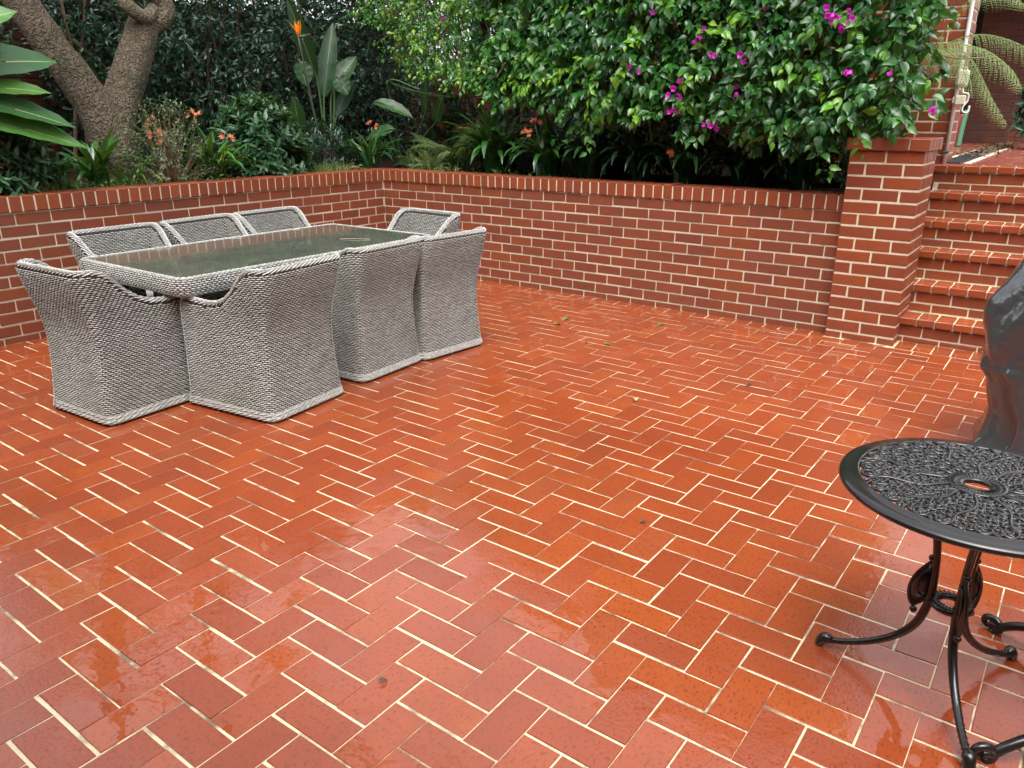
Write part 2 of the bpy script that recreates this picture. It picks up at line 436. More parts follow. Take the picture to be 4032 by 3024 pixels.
# left wall, along y, outward +x
wa = thing('retaining_wall', 'low red brick retaining wall on the left, behind the far row of wicker chairs', 'wall')
core(wa, (-.20, -8.5, -.05), (-.0055, .20, .915))
LA = 8.4
emit(wa, 'brick', [p for p in course_bricks((0, -LA), PI/2, LA, z0, z0+.086*11, lambda k: LA % .24-(.005 if k % 2 == 0 else .125)+.006*math.sin(k*2.3))], MB_W, 300)
m = MB(); m.box((-.205, -8.5, .9165), (.0085, .20, 1.0165)); m.obj('coping_mortar', wa, M_MORT)
emit(wa, 'coping_brick', [p for p in coping((0, -LA), PI/2, LA+.21, .915)], MB_C, 300)

# pillar
PX0, PX1, PY0, PY1 = 4.652, 5.128, -.09, .385
pl = thing('brick_pillar', 'square red brick pillar with overhanging cap beside the brick steps', 'pillar', (4.89, .15, 0))
pl_inv = np.array(Matrix.Translation((-4.89, -.15, 0)))
m = MB(); m.box((PX0+.0055-4.89, PY0+.004-.15, -.05), (PX1-.004-4.89, PY1-.0055-.15, 1.335)); m.obj('mortar', pl, M_MORT)
pcs = []
for k in range(16):
    zc = CZ-.086+.005+k*.086+.038; odd = k % 2
    def pb(x0, x1, y0, y1):
        L_, D_ = x1-x0, y1-y0; key = brick_vf(max(L_, D_)-.003, min(L_, D_), .073, .0035, random.randrange(4))
        pcs.append((key, pl_inv@mat4(((x0+x1)/2, (y0+y1)/2, zc+random.gauss(0, .0008)), (0 if L_ >= D_ else PI/2)+random.gauss(0, .003), random.gauss(0, .004))))
    if odd:
        pb(PX0, PX0+.233, PY0, PY0+.11); pb(PX0+.243, PX1, PY0, PY0+.11)
        pb(PX1-.11, PX1, PY0+.12, PY0+.354); pb(PX1-.11, PX1, PY0+.364, PY1); pb(PX0, PX0+.11, PY0+.12, PY0+.354); pb(PX0+.12, PX1-.12, PY1-.11, PY1)
    else:
        pb(PX0, PX0+.11, PY0, PY0+.233); pb(PX0+.12, PX0+.353, PY0, PY0+.11); pb(PX0+.363, PX1, PY0, PY0+.233)
        pb(PX1-.11, PX1, PY0+.243, PY1); pb(PX0, PX0+.11, PY0+.243, PY1); pb(PX0+.12, PX1-.12, PY1-.11, PY1)
emit(pl, 'brick', pcs, MB_C)
pcs = []; ov = .022; zc = 1.338+.0
for (x0, x1, y0, y1) in ((PX0-ov, PX0+.128, PY0-ov, PY0+.11), (PX0+.139, PX0+.372, PY0-ov, PY0+.11), (PX0+.382, PX1+ov, PY0-ov, PY0+.11), (PX0-ov, PX0+.21, PY0+.12, PY0+.354), (PX0+.22, PX1+ov, PY0+.12, PY0+.232), (PX0+.22, PX1+ov, PY0+.242, PY0+.354), (PX0-ov, PX0+.21, PY0+.364, PY1+ov), (PX0+.22, PX1+ov, PY0+.364, PY1+ov)):
    key = brick_vf(max(x1-x0, y1-y0), min(x1-x0, y1-y0), .080, .004, random.randrange(4))
    pcs.append((key, pl_inv@mat4(((x0+x1)/2, (y0+y1)/2, zc+.04), (0 if x1-x0 >= y1-y0 else PI/2)+random.gauss(0, .004), random.gauss(0, .006))))
emit(pl, 'cap_brick', pcs, MB_C)
m = MB(); m.box((PX0-4.89-.01, PY0-.15-.01, 1.345), (PX1-4.89+.01, PY1-.15+.01, 1.408)); m.obj('cap_mortar', pl, M_MORT)

# steps
SX0, SX1 = 5.00, 8.2
stp = thing('brick_steps', 'flight of red brick steps with header brick treads climbing right of the pillar', 'steps')
STZ = [.182, .386, .598, .795, .992, 1.186]; GO = .25; SY = .062
MP_T = {h: m_brick('tread_brick_'+h, h, [(0., (.26, .054, .018)), (.4, (.30, .062, .019)), (.8, (.335, .072, .020)), (1., (.28, .064, .028))], .26) for h in ('object', 'island')}
tp, rp = [], []
m = MB(); zp = -.03
for n, zt in enumerate(STZ):
    yn = SY+GO*n; yr = yn+.028
    m.box((SX0, yr+.005, -.05+.001*n), (SX1+.001*n, 1.9+.001*n, zt-.012))
    u = SX0+.0+.03*math.sin(n*2.1)
    dep = .2285 if n < 5 else .2285
    while u < SX1:
        key = brick_vf(dep, .107, .050, .005, random.randrange(4))
        tp.append((key, mat4((u+.054, yn+dep/2+random.gauss(0, .0015), zt-.025+random.gauss(0, .0006)), PI/2+random.gauss(0, .003), random.gauss(0, .002), random.gauss(0, .002)))); u += .1172
    rise_top = zt-.06; base = (STZ[n-1] if n else 0)
    u = SX0+(.12*(n % 2))-.2
    while u < SX1:
        key = brick_vf(.23, .09, .076, .0035, random.randrange(4))
        rp.append((key, mat4((u+.115, yr+.045+random.gauss(0, .001), rise_top-.038), random.gauss(0, .003), random.gauss(0, .004))))
        hh = rise_top-.086-base
        if hh > .014:
            key = brick_vf(.23, .09, round(hh-.002, 3), .0035, random.randrange(4))
            rp.append((key, mat4((u+.115+.12, yr+.045+random.gauss(0, .001), base+hh/2), random.gauss(0, .003), 0))) 
        u += .24
m.obj('mortar', stp, M_MORT)
emit(stp, 'tread_brick', tp, MP_T); emit(stp, 'riser_brick', rp, MB_C)

# landing at the head of the steps
LZ = 1.186
m = MB(); m.box((2.0, 1.46, .9), (9.5, 14, LZ-.006)); land = m.obj('landing', None, M_JOINT, kind='structure')
pieces = []
for i in range(0, 62):
    for j in range(0, 54):
        k = (i+j) % 4
        if k == 0: w_, h_ = 2, 1
        elif k == 2: w_, h_ = 1, 2
        else: continue
        x0, y0 = 2.5+i*PM+.004, 1.56+j*PM+.004; x1, y1 = x0+w_*PM-.008, y0+h_*PM-.008
        if x0 > 4.3 or y0 > 1.9:
            L_, S_ = max(x1-x0, y1-y0), min(x1-x0, y1-y0)
            key = brick_vf(round(L_*500)/500, round(S_*500)/500, PH, .0013, random.randrange(5), .0005)
            pieces.append((key, mat4(((x0+x1)/2, (y0+y1)/2, LZ-PH/2+random.gauss(0, .001)), 0 if x1-x0 >= y1-y0 else PI/2, random.gauss(0, .004), random.gauss(0, .004))))
emit(land, 'paver', pieces, {'object': m_brick('landing_paver_object', 'object', [(0., (.22, .05, .03)), (1., (.30, .075, .045))], .25), 'island': m_brick('landing_paver_island', 'island', [(0., (.22, .05, .03)), (1., (.30, .075, .045))], .25)}, 300)

# house corner behind the bougainvillea
HX, HY = 5.022, 1.5
hw = thing('house_wall', 'tall red brick house corner with white conduit, rising behind the bougainvillea', 'house wall')
m = MB(); m.box((1.9, HY+.005, .9), (HX-.005, HY+.5, 5.6)); m.obj('mortar', hw, M_MORT)
pcs = course_bricks((1.9, HY), 0, HX-1.9, 1.095, 1.095+.086*52, lambda k: (HX-1.9) % .24-(.0 if k % 2 else .12))
pcs += course_bricks((HX, HY), PI/2, .5, 1.095, 1.095+.086*52, lambda k: (.11 if k % 2 else .23))
emit(hw, 'brick', pcs, MB_C, 300)
bw = thing('brick_wall', 'dim red brick wall far behind the landing at the top right', 'wall')
m = MB(); m.box((4.33, 8.006, 1.0), (5.6, 8.3, 4.4)); m.obj('mortar', bw, bpy.data.materials['dark_mortar'] if 'dark_mortar' in bpy.data.materials else m_mortar('dark_mortar', (.10, .08, .06), (.04, .032, .025), .5, .65, .8)); m = MB(); m.box((2.2, 8.1, 1.0), (4.329, 8.4, 4.4)); m.obj('dark_door', bw, m_plain('dark_opening', (.012, .011, .010), .6))  # near-black panel fills the gap left of the bricks
emit(bw, 'brick', course_bricks((4.33, 8.0), 0, 1.27, 1.19, 1.19+.086*37, lambda k: .1 if k % 2 else .22), MB_D, 300)  # brick and mortar colours here already include the wall's shade
m = MB(); m.box((2.0, 6.2, 3.30), (5.6, 8.5, 3.42)); m.box((1.98, 6.12, 3.22), (5.62, 6.198, 3.45)); m.obj('eave', bw, m_plain('eave_paint', (.10, .09, .08), .6))  # unseen roof overhang added to keep daylight off the back wall
# unseen house walls and roof, added behind the viewer to block sky light
m = MB(); m.box((-3, -9.3, -.05), (10.2, -8.6, 6.2)); m.box((9.6, -8.6, -.05), (10.2, 3.0, 3.2)); m.box((-1, -8.6, 2.70), (9.3, -6.45, 2.86)); sky_blocker = m.obj('house', None, MB_W['island'], kind='structure')
# boundary wall behind the left hand garden
gw = thing('boundary_wall', 'dark red brick boundary wall glimpsed behind the tree trunk on the left', 'wall')
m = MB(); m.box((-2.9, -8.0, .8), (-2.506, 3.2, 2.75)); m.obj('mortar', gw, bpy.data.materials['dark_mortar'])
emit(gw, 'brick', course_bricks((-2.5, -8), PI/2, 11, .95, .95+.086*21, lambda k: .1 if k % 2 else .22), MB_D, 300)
rw = thing('boundary_wall', 'rear garden wall of dark brick hidden in shade beyond the ferns', 'wall')  # wall added so the space behind the plants stays dark
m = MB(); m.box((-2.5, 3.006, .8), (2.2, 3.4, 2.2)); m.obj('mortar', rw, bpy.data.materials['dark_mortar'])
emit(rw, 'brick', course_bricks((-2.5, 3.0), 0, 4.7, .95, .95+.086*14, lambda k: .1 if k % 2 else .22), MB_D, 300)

# ------------------------------------------------------------------ wicker furniture
def m_wicker(name, stops, tint=(.30, .34, .20)):
    m, b = new_mat(name); P = b.pos(); r = b.rand('island')
    c = b.rampc(r, stops)
    n = b.noise(P, 3.0, 4, .6); n2 = b.noise(P, 300, 2)
    c = b.mix(b.rampc(n, [(.45, 0.), (.72, .5)]), c, tint, 'MIX')
    c = b.mix(b.rampc(n2, [(.4, 0.), (.8, .3)]), c, (.16, .15, .14))
    b.out(b.n('ShaderNodeBsdfPrincipled', None, Base_Color=c, Roughness=.48, Specular_IOR_Level=.4).outputs[0]); return m
M_WICK = m_wicker('wicker_strand', [(0., (.27, .265, .245)), (.2, (.35, .345, .318)), (.8, (.43, .425, .392)), (1., (.50, .495, .46))], (.25, .26, .18))
M_RIM = m_wicker('wicker_rim', [(0., (.31, .305, .285)), (.4, (.42, .415, .39)), (1., (.52, .515, .485))], (.45, .45, .38))
M_GAP = m_plain('wicker_shadow_frame', (.036, .030, .026), .8)
M_FOOT = m_plain('plastic_foot', (.35, .35, .36), .5)
# a single woven strand segment: x along the strand, domed
_st = []
for t, wd, hg in ((-.5, .14, -.5), (-.22, 1., .85), (.22, 1., .85), (.5, .14, -.5)):
    _st += [(t, -.5*wd, hg*.15-.15), (t, 0, hg), (t, .5*wd, hg*.15-.15)]
ST_V = np.array(_st); ST_Q = np.array([(i*3+j, (i+1)*3+j, (i+1)*3+j+1, i*3+j+1) for i in range(3) for j in range(2)])
def strands(P, T, N, L, Wd, H):
    """P,T,N (n,3): position, direction, outward normal"""
    T = nrm(T); N = nrm(N-T*np.sum(T*N, -1, keepdims=True)); Y = np.cross(N, T)
    n = len(P); S = np.stack([np.broadcast_to(L, n), np.broadcast_to(Wd, n), np.broadcast_to(H, n)], 1)
    return bake(ST_V, ST_Q, np.stack([T, Y, N], -1), S, P)
def join(*parts):
    Vs, Fs, n = [], [], 0
    for V, F in parts:
        Vs.append(V); Fs.append(np.asarray(F)+n); n += len(V)
    return np.concatenate(Vs), np.concatenate(Fs)
def braid(path, rad, seg=.034, rows=7, twist=1.0, wd=.0125, up=(0, 0, 1)):
    """braided border along a 3-D path (n,3): strands wound at a slant round a tube"""
    d = np.r_[0, np.cumsum(np.linalg.norm(np.diff(path, axis=0), axis=1))]; n = int(d[-1]/(seg*.62)); s = np.linspace(0, d[-1], n)
    P = np.stack([np.interp(s, d, path[:, i]) for i in range(3)], 1); T = nrm(np.gradient(P, axis=0))
    a = np.cross(T, np.array(up, float)); bad = np.linalg.norm(a, axis=1) < .2; a[bad] = np.cross(T[bad], [0, 1., 0]); a = nrm(a)
    b = np.cross(a, T); VV = []
    for k in range(rows):
        th = 2*PI*k/rows+(np.arange(n) % 2)*PI/rows*1.0
        N = a*np.cos(th)[:, None]+b*np.sin(th)[:, None]; C = -a*np.sin(th)[:, None]+b*np.cos(th)[:, None]
        VV.append(strands(P+N*rad*.86, T+C*.38*twist*(1 if k % 2 else .75), N, seg*1.15, wd, .006))
    return join(*VV)
def quadgrid(V2):   # (a,b,3) -> V,F
    a, b = V2.shape[:2]; i, j = np.meshgrid(np.arange(a-1), np.arange(b-1), indexing='ij'); q = (i*b+j).ravel()
    return V2.reshape(-1, 3), np.stack([q, q+b, q+b+1, q+1], 1)

CW, CDp, CRr = .575, .635, .055; CTOP = .815
_side = CDp-CRr; _arc = PI*CRr/2; _back = CW-2*CRr; CLEN = 2*_side+2*_arc+_back
def ch_path(s):
    """U path round left side, back, right side -> point, outward normal, distance from the back corner along a side (0 on the back)"""
    s = np.asarray(s, float); x = np.zeros_like(s); y = np.zeros_like(s); nx_ = np.zeros_like(s); ny_ = np.zeros_like(s); q = np.zeros_like(s)
    hw_, hd = CW/2, CDp/2
    m1 = s < _side; x[m1] = -hw_; y[m1] = hd-s[m1]; nx_[m1] = -1; q[m1] = _side-s[m1]
    m2 = (s >= _side) & (s < _side+_arc); t = (s[m2]-_side)/CRr
    x[m2] = -hw_+CRr-CRr*np.cos(t); y[m2] = -hd+CRr-CRr*np.sin(t); nx_[m2] = -np.cos(t); ny_[m2] = -np.sin(t)
    m3 = (s >= _side+_arc) & (s < _side+_arc+_back); x[m3] = -hw_+CRr+(s[m3]-_side-_arc); y[m3] = -hd; ny_[m3] = -1
    m4 = (s >= _side+_arc+_back) & (s < CLEN-_side); t = (s[m4]-_side-_arc-_back)/CRr
    x[m4] = hw_-CRr+CRr*np.sin(t); y[m4] = -hd+CRr-CRr*np.cos(t); nx_[m4] = np.sin(t); ny_[m4] = -np.cos(t)
    m5 = s >= CLEN-_side; x[m5] = hw_; y[m5] = -hd+CRr+(s[m5]-(CLEN-_side)); nx_[m5] = 1; q[m5] = s[m5]-(CLEN-_side)
    return x, y, nx_, ny_, q
def ch_top(s):
    q = ch_path(s)[4]
    return np.interp(q, [0, .02, .07, .12, .17, .23, .30, .38, .47, .53, .56, .58], [CTOP, CTOP-.004, .785, .735, .685, .640, .612, .604, .612, .622, .610, .560])
def ch_pt(s, z, off=0.):
    x, y, a, b, q = ch_path(s)
    wgt = 1-.62*np.clip(q/_side, 0, 1)
    zz = np.clip(z/CTOP, 0, 1.1)
    o = wgt*(-.030*np.sin(PI*np.clip(zz, 0, 1))**1.3+.030*smooth01(zz, .55, 1.05))+off
    lean = -.035*smooth01(zz, .5, 1.0)*wgt      # the back leans out a little more
    return np.stack([x+a*o, y+b*o+lean*.6, z+0*x], -1)
def make_chair_meshes():
    # outer and inner dark frame surfaces
    s = np.linspace(0, CLEN-1e-6, 90); tp_ = ch_top(s)
    def surf(off, zlo):
        rows = [ch_pt(s, zlo+(tp_-zlo)*v, off) for v in np.linspace(0, 1, 14)]
        return quadgrid(np.stack(rows, 1))
    Vo, Fo = surf(-.003, .012); Vi, Fi = surf(-.044, .40)
    VV = [join((Vo, Fo), (Vi, Fi[:, ::-1]))]; nfr = len(VV[0][1])
    def weave(off, sign, zlo, pitch, seg):
        Ps, Ts, Ns = [], [], []
        z = zlo; k = 0
        while z < CTOP-.012:
            sd0 = np.linspace(0, CLEN-.012, 400); pp = ch_pt(sd0, z+0*sd0, off); al = np.r_[0, np.cumsum(np.linalg.norm(np.diff(pp, axis=0), axis=1))]
            ss = np.interp(np.arange((k % 2)*seg/2+seg*.3, al[-1]-seg*.3, seg), al, sd0); ok = ch_top(ss) > z+.016; ss = ss[ok]
            if len(ss):
                zz = z+0*ss+R_.normal(0, .0006, len(ss)); P = ch_pt(ss, zz, off); T = ch_pt(ss+.004, zz, off)-ch_pt(ss-.004, zz, off); U = ch_pt(ss, zz+.004, off)-ch_pt(ss, zz-.004, off)
                N = np.cross(T, U)*sign; Ps.append(P); Ts.append(T+R_.normal(0, .0002, T.shape)); Ns.append(N)
            z += pitch; k += 1
        return strands(np.concatenate(Ps), np.concatenate(Ts), np.concatenate(Ns), seg*1.02, pitch*.70, .0036)
    Wo = weave(0., 1, .060, .0104, .0290)
    x, y, a, b, q = ch_path(np.array([CLEN/2])); 
    Wi = weave(-.047, -1, .42, .0104, .0290)
    V, F = join(VV[0], Wo, Wi); mi = np.r_[np.zeros(nfr, int), np.ones(len(F)-nfr, int)]
    body = mesh('woven_body', V, F, False, mi); body.materials.append(M_GAP); body.materials.append(M_WICK)
    # top border: up the front edge of one arm, along arm and back, down again
    sp = np.linspace(0.0, CLEN-1e-6, 260); top = ch_pt(sp, ch_top(sp)+.003, -.020)
    zf = np.linspace(.03, .545, 16); fl = ch_pt(0*zf, zf, -.020); fr = ch_pt(0*zf+CLEN-1e-6, zf, -.020)
    rv1 = braid(np.vstack([fl, top, fr[::-1]]), .0165, rows=8, wd=.0088, seg=.027)
    V2, F2 = tube_vf(np.vstack([fl, top[::4], fr[::-1]]), .0120, 8); F2 = np.array([f for f in F2 if len(f) == 4])
    V, F = join((V2, F2), rv1); mi = np.r_[np.zeros(len(F2), int), np.ones(len(rv1[1]), int)]
    rim = mesh('braided_rim', V, F, False, mi); rim.materials.append(M_GAP); rim.materials.append(M_RIM)
    # broad band at the foot
    sp = np.linspace(0, CLEN-1e-6, 140); b1 = ch_pt(sp, 0*sp+.026, -.004); b2 = ch_pt(sp, 0*sp+.046, -.005)
    V, F = join(braid(b1, .012, rows=6, wd=.0105), braid(b2, .009, rows=6, wd=.0085))
    band = mesh('base_band', V, F, False); band.materials.append(M_RIM)
    # seat and front skirt
    m = MB(); m.box((-CW/2+.092, -CDp/2+.09, .37), (CW/2-.092, CDp/2-.05, .425), 0, .012); m.box((-CW/2+.045, CDp/2-.06, .02), (CW/2-.045, CDp/2-.04, .372), 0, .006)
    seat = mesh('seat', np.concatenate(m.V), m.F); seat.materials.append(m_plain('wicker_seat', (.30, .29, .27), .6, nscale=60, nvar=.6, bump=.6, bscale=120))
    ft = MB(); ft.tube([(0, 0, 0), (0, 0, .012), (0, 0, .03)], [.016, .018, .012], 10); foot = mesh('foot', np.concatenate(ft.V), ft.F, True); foot.materials.append(M_FOOT)
    return body, rim, band, seat, foot
CH = make_chair_meshes()
def chair(bx, by, fx, fy, label):
    """back edge centre (bx,by), forward direction"""
    f = np.array([fx, fy]); f /= np.linalg.norm(f); cx, cy_ = bx+f[0]*CDp/2, by+f[1]*CDp/2
    t = thing('wicker_chair', label, 'chair', (cx, cy_, 0), math.atan2(f[1], f[0])-PI/2, 'grey wicker armchairs around the dining table')
    link('woven_body', CH[0], t); link('braided_rim', CH[1], t); link('base_band', CH[2], t); link('seat', CH[3], t)
    for sx in (-1, 1):
        for sy_ in (-1, 1): link('foot', CH[4], t, (sx*(CW/2-.035), sy_*(CDp/2-.035), 0))
    return t
chair(1.845, -4.232, -.055, 1., 'grey wicker armchair at the near left end of the table, backed away from the wall')
chair(2.757, -3.395, -1., -.115, 'grey wicker armchair nearest the camera, its woven back toward the open paving')
chair(2.676, -2.650, -1., -.053, 'middle of the three near side grey wicker armchairs, greenish algae on its back')
chair(2.716, -2.088, -1., .10, 'grey wicker armchair at the far right of the near row, beside the open paving')
chair(.690, -3.305, 1., .04, 'leftmost grey wicker armchair against the left brick wall, only its backrest showing over the table')
chair(.668, -2.655, 1., .09, 'middle grey wicker armchair against the left brick wall, touching its right neighbour')
chair(.650, -2.030, 1., .05, 'grey wicker armchair against the left wall, closest to the wall corner')
chair(1.795, -1.262, -.06, -1., 'grey wicker armchair alone at the far head of the table before the rear wall')

# dining table
TX0, TX1, TY0, TY1, TZ = 1.170, 2.275, -3.800, -1.760, .730
dt = thing('dining_table', 'long grey wicker dining table with dark wet glass top between the wicker chairs', 'table', ((TX0+TX1)/2, (TY0+TY1)/2, 0))
tw, tl = (TX1-TX0)/2, (TY1-TY0)/2; r_ = .08
def rrect(hx, hy, r, n=10, step=.03):
    P = []
    for cx, cy_, a0 in ((hx-r, hy-r, 0), (-hx+r, hy-r, PI/2), (-hx+r, -hy+r, PI), (hx-r, -hy+r, 1.5*PI)):
        for t in np.linspace(0, PI/2, n): P.append((cx+r*math.cos(a0+t), cy_+r*math.sin(a0+t)))
    P.append(P[0]); P = np.array(P); d = np.r_[0, np.cumsum(np.linalg.norm(np.diff(P, axis=0), axis=1))]
    s = np.linspace(0, d[-1], int(d[-1]/step)); return np.stack([np.interp(s, d, P[:, 0]), np.interp(s, d, P[:, 1])], 1)
prof = spline([(-.050, .730), (-.030, .738), (-.010, .735), (0, .720), (.002, .69), (-.004, .66), (-.018, .640), (-.06, .634)], 24)
pd = np.r_[0, np.cumsum(np.linalg.norm(np.diff(prof, axis=0), axis=1))]
VV, fr_rows = [], []
k = 0
for v in np.arange(0, pd[-1], .0112):
    o, zv = np.interp(v, pd, prof[:, 0]), np.interp(v, pd, prof[:, 1]); o2, z2 = np.interp(v+.003, pd, prof[:, 0]), np.interp(v+.003, pd, prof[:, 1])
    C2 = rrect(tw+o, tl+o, max(r_+o, .01), 10, .030); P = np.c_[C2, np.full(len(C2), zv)]
    T = np.roll(P, -1, 0)-np.roll(P, 1, 0); T[0] = T[1]; T[-1] = T[-2]; Nout = np.cross(nrm(T), [0, 0, 1.])
    tv = np.array([o2-o, z2-zv]); tv /= np.linalg.norm(tv); N = Nout*(-tv[1])+np.array([0, 0, 1.])*tv[0]
    sh = nrm(T)*(.015*(k % 2)); VV.append(strands(P+sh, T, N, .0315, .0095, .005)); k += 1
V, F = join(*VV); me = mesh('woven_edge', V, F); me.materials.append(M_WICK); link('woven_edge', me, dt)
m = MB()
for (a, b_) in (((-tw+.03, -tl+.03, .640), (-tw+.055, tl-.03, .728)), ((tw-.055, -tl+.03, .640), (tw-.03, tl-.03, .728)), ((-tw+.055, -tl+.03, .640), (tw-.055, -tl+.055, .728)), ((-tw+.055, tl-.055, .640), (tw-.055, tl-.03, .728))): m.box(a, b_, 0, .008)
ring_ = []
for o_, z_ in prof[::2]:
    C2 = rrect(tw+o_-.004, tl+o_-.004, max(r_+o_, .01), 10, .03); q_ = np.linspace(0, len(C2)-1, 200); ring_.append(np.c_[np.interp(q_, np.arange(len(C2)), C2[:, 0]), np.interp(q_, np.arange(len(C2)), C2[:, 1]), np.full(200, z_)])
m.add(*quadgrid(np.stack(ring_, 1)))
m.box((-tw+.055, -tl+.055, .66), (tw-.055, tl-.055, .715))
m.obj('under_frame', dt, M_GAP)
mg, b = new_mat('wet_glass_top'); P = b.pos(); n = b.noise(P, 4, 5, .65); n2 = b.noise(P, 40, 4, .6); n3 = b.noise(P, 16, 3)
c = b.mix(b.rampc(n, [(.35, 0.), (.7, 1.)]), (.066, .078, .066), (.12, .13, .10)); c = b.mix(b.rampc(n2, [(.55, 0.), (.75, .45)]), c, (.14, .14, .10)); c = b.mix(b.rampc(b.noise(P, 130, 2), [(.72, 0.), (.78, .7)]), c, (.35, .34, .27))
b.out(b.n('ShaderNodeBsdfPrincipled', None, Base_Color=c, Roughness=b.rampc(n2, [(.3, .05), (.7, .22)]), Specular_IOR_Level=.55, Coat_Weight=.6, Coat_Roughness=.02, Normal=b.bump(n3, .06, .004)).outputs[0])
m = MB(); m.box((-tw+.042, -tl+.042, .729), (tw-.042, tl-.042, .7375), 0, .002); m.obj('glass_top', dt, mg)
for yy in (-.52, .52):
    VV = []
    for kk, z in enumerate(np.arange(.02, .66, .0112)):
        C2 = rrect(.24, .22, .03, 6, .031); P = np.c_[C2, np.full(len(C2), z)]; T = np.roll(P, -1, 0)-np.roll(P, 1, 0); T[0] = T[1]; T[-1] = T[-2]
        VV.append(strands(P+nrm(T)*.015*(kk % 2), T, np.cross(nrm(T), [0, 0, 1.]), .0315, .0088, .0045))
    V, F = join(*VV); bx_ = box_vf((.472, .432, .655)); Fb = np.array(bx_[1]); V, F = join((bx_[0]+[0, 0, .33], Fb), (V, F))
    me = mesh('pedestal', V, F, False, np.r_[np.zeros(6, int), np.ones(len(F)-6, int)]); me.materials.append(M_GAP); me.materials.append(M_WICK); link('pedestal', me, dt, (0, yy, 0))
M_DRY = m_plain('dry_straw', (.36, .29, .19), .6, nscale=50)
t = MB(); t.tube(spline([(0, 0, 0), (.09, .05, .003), (.19, .11, .001)], 8), .0020, 6); t.obj('fallen_twig', None, M_DRY, loc=(1.86, -2.31, .7405), label='pale dry twig lying on the dark glass table top', cat='twig')

# ------------------------------------------------------------------ cast metal table and chair
mc, b = new_mat('wet_black_cast_metal'); P = b.pos()
n = b.noise(P, 45, 4, .6); n2 = b.noise(P, 12, 3)
c = b.mix(b.rampc(n2, [(.4, 0.), (.75, 1.)]), (.006, .007, .007), (.014, .011, .009))
b.out(b.n('ShaderNodeBsdfPrincipled', None, Base_Color=c, Roughness=.40, Specular_IOR_Level=.2, Coat_Weight=.8, Coat_Roughness=.04, Normal=b.bump(n, .2, .003), Coat_Normal=b.bump(b.noise(P, 60, 3), .05, .003)).outputs[0])
M_CAST = mc
RT = (5.962, -3.815); RZ = .645; RR = .338
rt = thing('round_table', 'small round black cast metal table with scroll lattice top, wet with rain', 'table', (*RT, 0))
def lathe(prof_, n=72):
    P = np.asarray(prof_, float); k = len(P); V = [(r*math.cos(2*PI*j/n), r*math.sin(2*PI*j/n), z) for r, z in P for j in range(n)]
    F = [(i*n+j, i*n+(j+1) % n, ((i+1) % k)*n+(j+1) % n, ((i+1) % k)*n+j) for i in range(k) for j in range(n)]
    return np.array(V), F
V, F = lathe([(.284, RZ-.004), (.287, RZ), (.291, RZ), (.295, RZ-.003), (.314, RZ-.004), (.327, RZ-.006), (.334, RZ-.010), (.337, RZ-.017), (.335, RZ-.022), (.329, RZ-.023), (.322, RZ-.016), (.284, RZ-.012)], 96)
m = MB(); m.add(V, [f[::-1] for f in F]); m.obj('rim', rt, M_CAST, True)
m = MB(); V, F = lathe([(.030, RZ-.002), (.034, RZ+.002), (.046, RZ+.001), (.060, RZ+.002), (.068, RZ+.003), (.072, RZ), (.070, RZ-.010), (.030, RZ-.010)], 48); m.add(V, [f[::-1] for f in F])
for j in range(40):
    a_ = 2*PI*j/40; m.tube([(.040*math.cos(a_), .040*math.sin(a_), RZ+.002), (.064*math.cos(a_), .064*math.sin(a_), RZ+.003)], .0018, 5)
m.obj('centre_boss', rt, M_CAST, True)
lat = MB()
def spiral(c, r0, turns, a0, sgn, n=16):
    t = np.linspace(0, 1, n); th = a0+sgn*turns*2*PI*t; rr = r0*(1-.78*t); return np.stack([c[0]+rr*np.cos(th), c[1]+rr*np.sin(th)], 1)
def flat(P2, r, zc=RZ-.004, n=5):
    P = np.c_[P2, np.full(len(P2), zc)+.0015*np.sin(np.arange(len(P2))*.9)]; lat.tube(P, r, n)
for rad, cnt, cr_ in ((.084, 18, .014), (.103, 22, .016), (.125, 26, .017), (.148, 30, .018), (.171, 34, .018), (.194, 38, .018), (.217, 42, .018), (.240, 46, .018), (.264, 50, .017)):
    for j in range(cnt):
        a_ = 2*PI*(j+.5*(cnt % 3))/cnt; c = (rad*math.cos(a_), rad*math.sin(a_)); sg = 1 if j % 2 else -1
        flat(spiral(c, cr_*random.uniform(.9, 1.1), 1.35, a_+sg*1.3+random.uniform(-.3, .3), sg), .0042)
        if j % 2 == 0:
            e = a_+.5*2*PI/cnt; lat.tube(np.c_[spline([(rad*math.cos(a_), rad*math.sin(a_)), ((rad+.014)*math.cos(e), (rad+.014)*math.sin(e)), ((rad+.030)*math.cos(e+.03), (rad+.030)*math.sin(e+.03))], 6), np.full(6, RZ-.003)], [.003, .006, .007, .006, .004, .002], 5)
for k in range(12):
    a_ = 2*PI*k/12
    P2 = np.array([((.07+.215*t)*math.cos(a_+.10*math.sin(2*PI*t)), (.07+.215*t)*math.sin(a_+.10*math.sin(2*PI*t))) for t in np.linspace(0, 1, 14)]); flat(P2, .0055, RZ-.002, 6)
    for sg in (-1, 1):
        a2 = a_+sg*.17; flat(spiral((.262*math.cos(a2), .262*math.sin(a2)), .024, 1.5, a_+PI+sg*.5, sg, 20), .0046, RZ-.002, 6)
lat.obj('lattice', rt, M_CAST, True)
def leg_path(ang, pts, cx=0, cy_=0, n=40):
    c, s_ = math.cos(ang), math.sin(ang); return spline([(cx+r*c, cy_+r*s_, z) for r, z in pts], n)
LEGP = [(.125, .635), (.092, .56), (.068, .48), (.056, .40), (.052, .32), (.056, .25), (.076, .18), (.116, .125), (.172, .080), (.235, .047), (.297, .026)]
